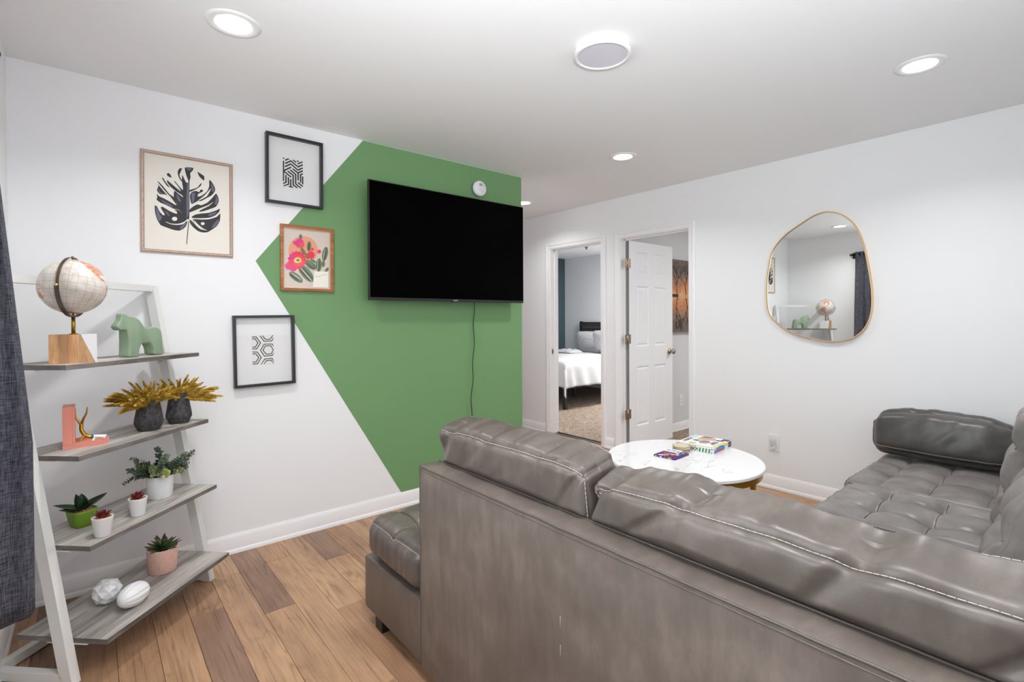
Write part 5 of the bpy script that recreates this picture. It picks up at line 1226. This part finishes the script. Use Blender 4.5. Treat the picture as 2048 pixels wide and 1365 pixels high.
# ---- bolster pillow lying across the far seat against the wall
M_leather_dk=leather('dark_grey_leather',lin(80,77,75),8.,.30)
th=.22
def clC(q): return V3(min(q.x,3.875),q.y,max(q.z,.472))
ez_=V3(math.sin(th),0,math.cos(th)); ex_=V3(-math.cos(th),0,math.sin(th))
bo=thing('bolster_pillow','dark grey leather bolster pillow lying on the seat against the white wall','cushion',(3.70,.6,.47))
o,E=back_cushion(bo,V3(3.665,.590,.600),ex_,ez_,V3(0,1,0),.330,.138,.080,M_leather_dk,3.3,n=70,clampf=clC,bul=.060,r=.062,fold=1.2,name='cushion_body',loaf=.42)
stitch_line(o,[E(1,-.98+1.96*i/70,-.80) for i in range(71)],piping=.0028,r=.0010,offv=V3(-.003,0,.003))
stitch_line(o,[E(1,1,-.8+1.75*i/20) for i in range(21)],piping=.0024,r=.0009,offv=V3(-.002,0,0))

# ------------------------------------------------------------------ coffee table
TX,TY,TR=2.6995,1.6277,.441
ct=thing('coffee_table','round white marble coffee table with a gold metal rim and legs','table',(TX,TY,0))
MB().lathe([(0,.429),(TR-.004,.429),(TR,.433),(TR,.446),(TR-.004,.450),(0,.450)],96,0,cap=False).build('marble_top',M_marble,ct,world=False,auto=.4)
g=MB(); g.lathe([(TR-.030,.392),(TR-.014,.392),(TR-.014,.429),(TR-.030,.429),(TR-.030,.392)],96,cap=False); g.build('rim_band',M_gold,ct,world=False,auto=.5)
for k in range(4):
    a=math.radians(4.5+90*k); M=Matrix.Rotation(a,4,'Z'); MB().box(TR-.052,TR-.0305,-.0125,.0125,0,.429,M=M).build('leg',M_gold,ct,world=False)
for k in (0,1):
    a=math.radians(4.5+90*k); MB().box(-TR+.0525,TR-.0525,-.009,.009,.405-.02*k,.420-.02*k,M=Matrix.Rotation(a,4,'Z')).build('crossbar',M_gold,ct,world=False)
ZT_=.4502
def flat(name,col,rough=.5): return mat(name,col,rough)
PC={k:flat('card_'+k,lin(*v)) for k,v in dict(white=(238,238,236),green=(70,140,104),blue=(40,142,206),navy=(70,84,104),yellow=(232,200,92),red=(206,62,60),peach=(226,158,132),black=(28,28,30),sky=(120,188,224),purple=(84,38,112),teal=(70,150,160),mauve=(176,150,190),grey=(150,156,158),sand=(214,198,150)).items()}
def decal(o,name,polys,z=None,M=None,eps=.00025):
    g=MB(); ks=[]; 
    for i,(k,pts) in enumerate(polys):
        if k not in ks: ks.append(k)
        vs=[Vector((x,y,eps+eps*.2*i)) for x,y in pts]; vs=[M@v for v in vs] if M else vs
        g.add(vs,[tuple(range(len(vs)))],ks.index(k))
    return g.build(name,[PC[k] for k in ks],o,world=False)
def rc(x0,y0,x1,y1,sk=0): return [(x0,y0),(x1,y0),(x1+sk,y1),(x0+sk,y1)]
def text(o,s_,size,M,m,name='lettering',bold=.0006):
    c=bpy.data.curves.new(name,'FONT'); c.body=s_; c.size=size; c.align_x='LEFT'; c.align_y='CENTER'; c.offset=bold; c.extrude=.0001
    c.materials.append(m); q=bpy.data.objects.new('q',c); me=bpy.data.meshes.new_from_object(q); bpy.data.objects.remove(q); t=new_obj(name,me,o); t.matrix_local=M; t['kind']='stuff'; return t
gb_=thing('board_game_box','white board game box with green stripes and black lettering on the marble table','game box',(3.005,1.665,ZT_),math.radians(5.2))
BXW,BYW,BZ=.135,.121,.040
MB().box(-BXW,BXW,-BYW,BYW,0,BZ,bev=.0008).build('lid',PC['white'],gb_,world=False)
# -X side: local u runs towards -Y (left to right as seen from the sofa), v up
MS=Matrix(((0,0,-1,-BXW),(-1,0,0,0),(0,1,0,0),(0,0,0,1)))
st=[('green',rc(.028+i*.0195,.004,.038+i*.0195,.030,.004)) for i in range(4)]+[('green',rc(.104,.006,.112,.013)),('green',rc(.106,.026,.114,.034))]
st+=[('green',rc(-.052+i*.017,.004,-.044+i*.017,.009)) for i in range(4)]+[('green',rc(-.05+i*.017,.031,-.042+i*.017,.036)) for i in range(4)]+[('yellow',rc(-.118,.030,-.06,.037)),('sand',rc(-.115,.006,-.08,.024))]
decal(gb_,'side_stripes',st,M=MS)
text(gb_,'SORRY!',.022,MS@Matrix.Translation((.024,.0195,.0006))@Matrix.Rotation(PI,4,'Z'),PC['black'])
ME=Matrix(((1,0,0,0),(0,0,-1,-BYW),(0,1,0,0),(0,0,0,1)))   # -Y side
arc=[(-.10+.085*math.cos(a)+.06,.004+.034*math.sin(a)) for a in [PI*i/14 for i in range(15)]]
arc2=[(-.04+.05*math.cos(a),.004+.016*math.sin(a)) for a in [PI*i/14 for i in range(15)]]
decal(gb_,'end_print',[('yellow',rc(-.12,.022,.07,.0385)),('blue',arc),('red',arc2),('mauve',rc(-.132,.004,-.118,.034)),('navy',rc(.085,.004,.134,.038)),('white',rc(.03,.004,.08,.016))],M=ME)
text(gb_,'SORRY!',.016,ME@Matrix.Translation((.130,.020,.0008))@Matrix.Rotation(PI,4,'Z'),PC['grey'],bold=.0004)
MT=Matrix.Translation((0,0,BZ))
top=[('sand',rc(-.133,-.119,-.118,.119)),('sky',rc(.055,.075,.062,.118,.01)),('sky',rc(.072,.075,.079,.118,.01)),('sky',rc(.089,.075,.096,.118,.01)),('sky',rc(.106,.075,.113,.118,.01)),
('navy',[(.075,.06),(.125,.05),(.13,-.02),(.10,.0)]),('peach',[(.03,.06),(.09,.05),(.11,-.03),(.06,-.06),(.02,-.0)]),('green',[(-.02,.07),(.012,.06),(.01,.02),(-.03,.03)]),('teal',[(-.035,.02),(.01,.012),(.02,-.03),(-.02,-.05),(-.05,-.01)]),
('peach',[(-.07,.0),(-.045,.01),(-.03,-.03),(-.06,-.05)]),('navy',[(.05,-.06),(.08,-.05),(.09,-.09),(.06,-.1)]),('red',[(-.03,-.05),(.02,-.06),(.03,-.075),(-.04,-.068)]),('blue',[(-.05,-.068),(.03,-.078),(.02,-.09),(-.07,-.085)]),('yellow',[(-.12,-.118),(.05,-.118),(.06,-.105),(-.10,-.098)]),('navy',rc(.085,-.118,.132,-.075)),('sand',[(-.11,.05),(-.07,.06),(-.06,.02),(-.10,.01)])]
decal(gb_,'lid_print',top,M=MT)
text(gb_,'SORRY!',.036,MT@Matrix.Translation((.040,.098,.0008))@Matrix.Rotation(PI,4,'Z'),PC['black'])
# coasters
M_coast=mat('woven_coaster',lin(196,182,150),.85); t=NT(M_coast); w=t.n('ShaderNodeTexWave',wave_type='RINGS',rings_direction='Z'); w.inputs['Scale'].default_value=55; t.l(t.coord('Object'),w.inputs['Vector'])
t.col(t.ramp(w.outputs[0],[(.2,lin(150,140,112)),(.8,lin(222,212,186))])); M_coasttop=mat('pale_cork',lin(208,196,186),.7)
ctops=['lowest','second from the bottom','third from the bottom','topmost']
for i in range(4):
    c=thing('coaster','%s of the four round woven coasters stacked on the marble table'%ctops[i],'coaster',(2.8165+.003*(i%2),1.714-.003*(i%3),ZT_+.0090*i),0,'stacked round coasters')
    MB().lathe([(0,0),(.048,0),(.0515,.002),(.052,.0045),(.0515,.007),(.048,.0088),(0,.0088)],48,cap=False).build('disc',M_coast,c,world=False)
    MB().tube([(.0512*math.cos(a),.0512*math.sin(a),.0045) for a in [2*PI*k/48 for k in range(48)]],.0022,6,closed=True).build('rope_edge',mat('rope_%d'%i,lin(*((206,190,130),(170,176,150),(214,170,150),(208,198,120))[i]),.8),c,world=False)
    if i==3: MB().lathe([(0,.0089),(.044,.0089)],32,cap=False).build('inlay',M_coasttop,c,world=False)
# card games
pk=thing('card_game_pouch','purple patterned card game packet lying flat on the marble table','card game',(2.680,1.694,ZT_),math.radians(3))
MB().box(-.083,.083,-.070,.070,0,.010,bev=.0012).build('packet',PC['purple'],pk,world=False)
rs=random.Random(3); pol=[]
for i in range(16):
    x,y=rs.uniform(-.07,.07),rs.uniform(-.058,.058); r_=rs.uniform(.007,.013); pol.append((('yellow','mauve','white','purple','red')[i%5],[(x+r_*math.cos(a)*1.2,y+r_*math.sin(a)) for a in [2*PI*k/10 for k in range(10)]]))
decal(pk,'packet_print',pol,M=Matrix.Translation((0,0,.010)))
MS2=Matrix(((0,0,-1,-.083),(-1,0,0,0),(0,1,0,0),(0,0,0,1)))
decal(pk,'side_print',[('yellow',[(.035+.014*math.cos(a),.005+.0035*math.sin(a)) for a in [2*PI*k/12 for k in range(12)]]),('white',rc(-.03,.002,-.018,.008,.003)),('sand',rc(-.062,.002,-.05,.008,.002)),('mauve',rc(.0,.003,.01,.007))],M=MS2)
dk=thing('card_deck','small white and red card box on top of the purple packet','card game',(2.695,1.690,ZT_+.0106),math.radians(6))
MB().box(-.032,.032,-.046,.046,0,.018,bev=.0006).build('carton',PC['white'],dk,world=False)
MS3=Matrix(((0,0,-1,-.032),(-1,0,0,0),(0,1,0,0),(0,0,0,1))); ME3=Matrix(((1,0,0,0),(0,0,-1,-.046),(0,1,0,0),(0,0,0,1)))
decal(dk,'side_band',[('red',rc(-.045,.004,.030,.014)),('blue',rc(-.012,.005,.0,.013))],M=MS3)
decal(dk,'end_band',[('teal',rc(-.024,.002,.024,.015)),('blue',rc(-.024,.002,.01,.008))],M=ME3)
decal(dk,'top_print',[('sky',rc(-.018,-.02,.012,.012,.005)),('mauve',rc(-.02,.018,.01,.036)),('red',rc(-.028,-.042,.0,-.030))],M=Matrix.Translation((0,0,.018)))
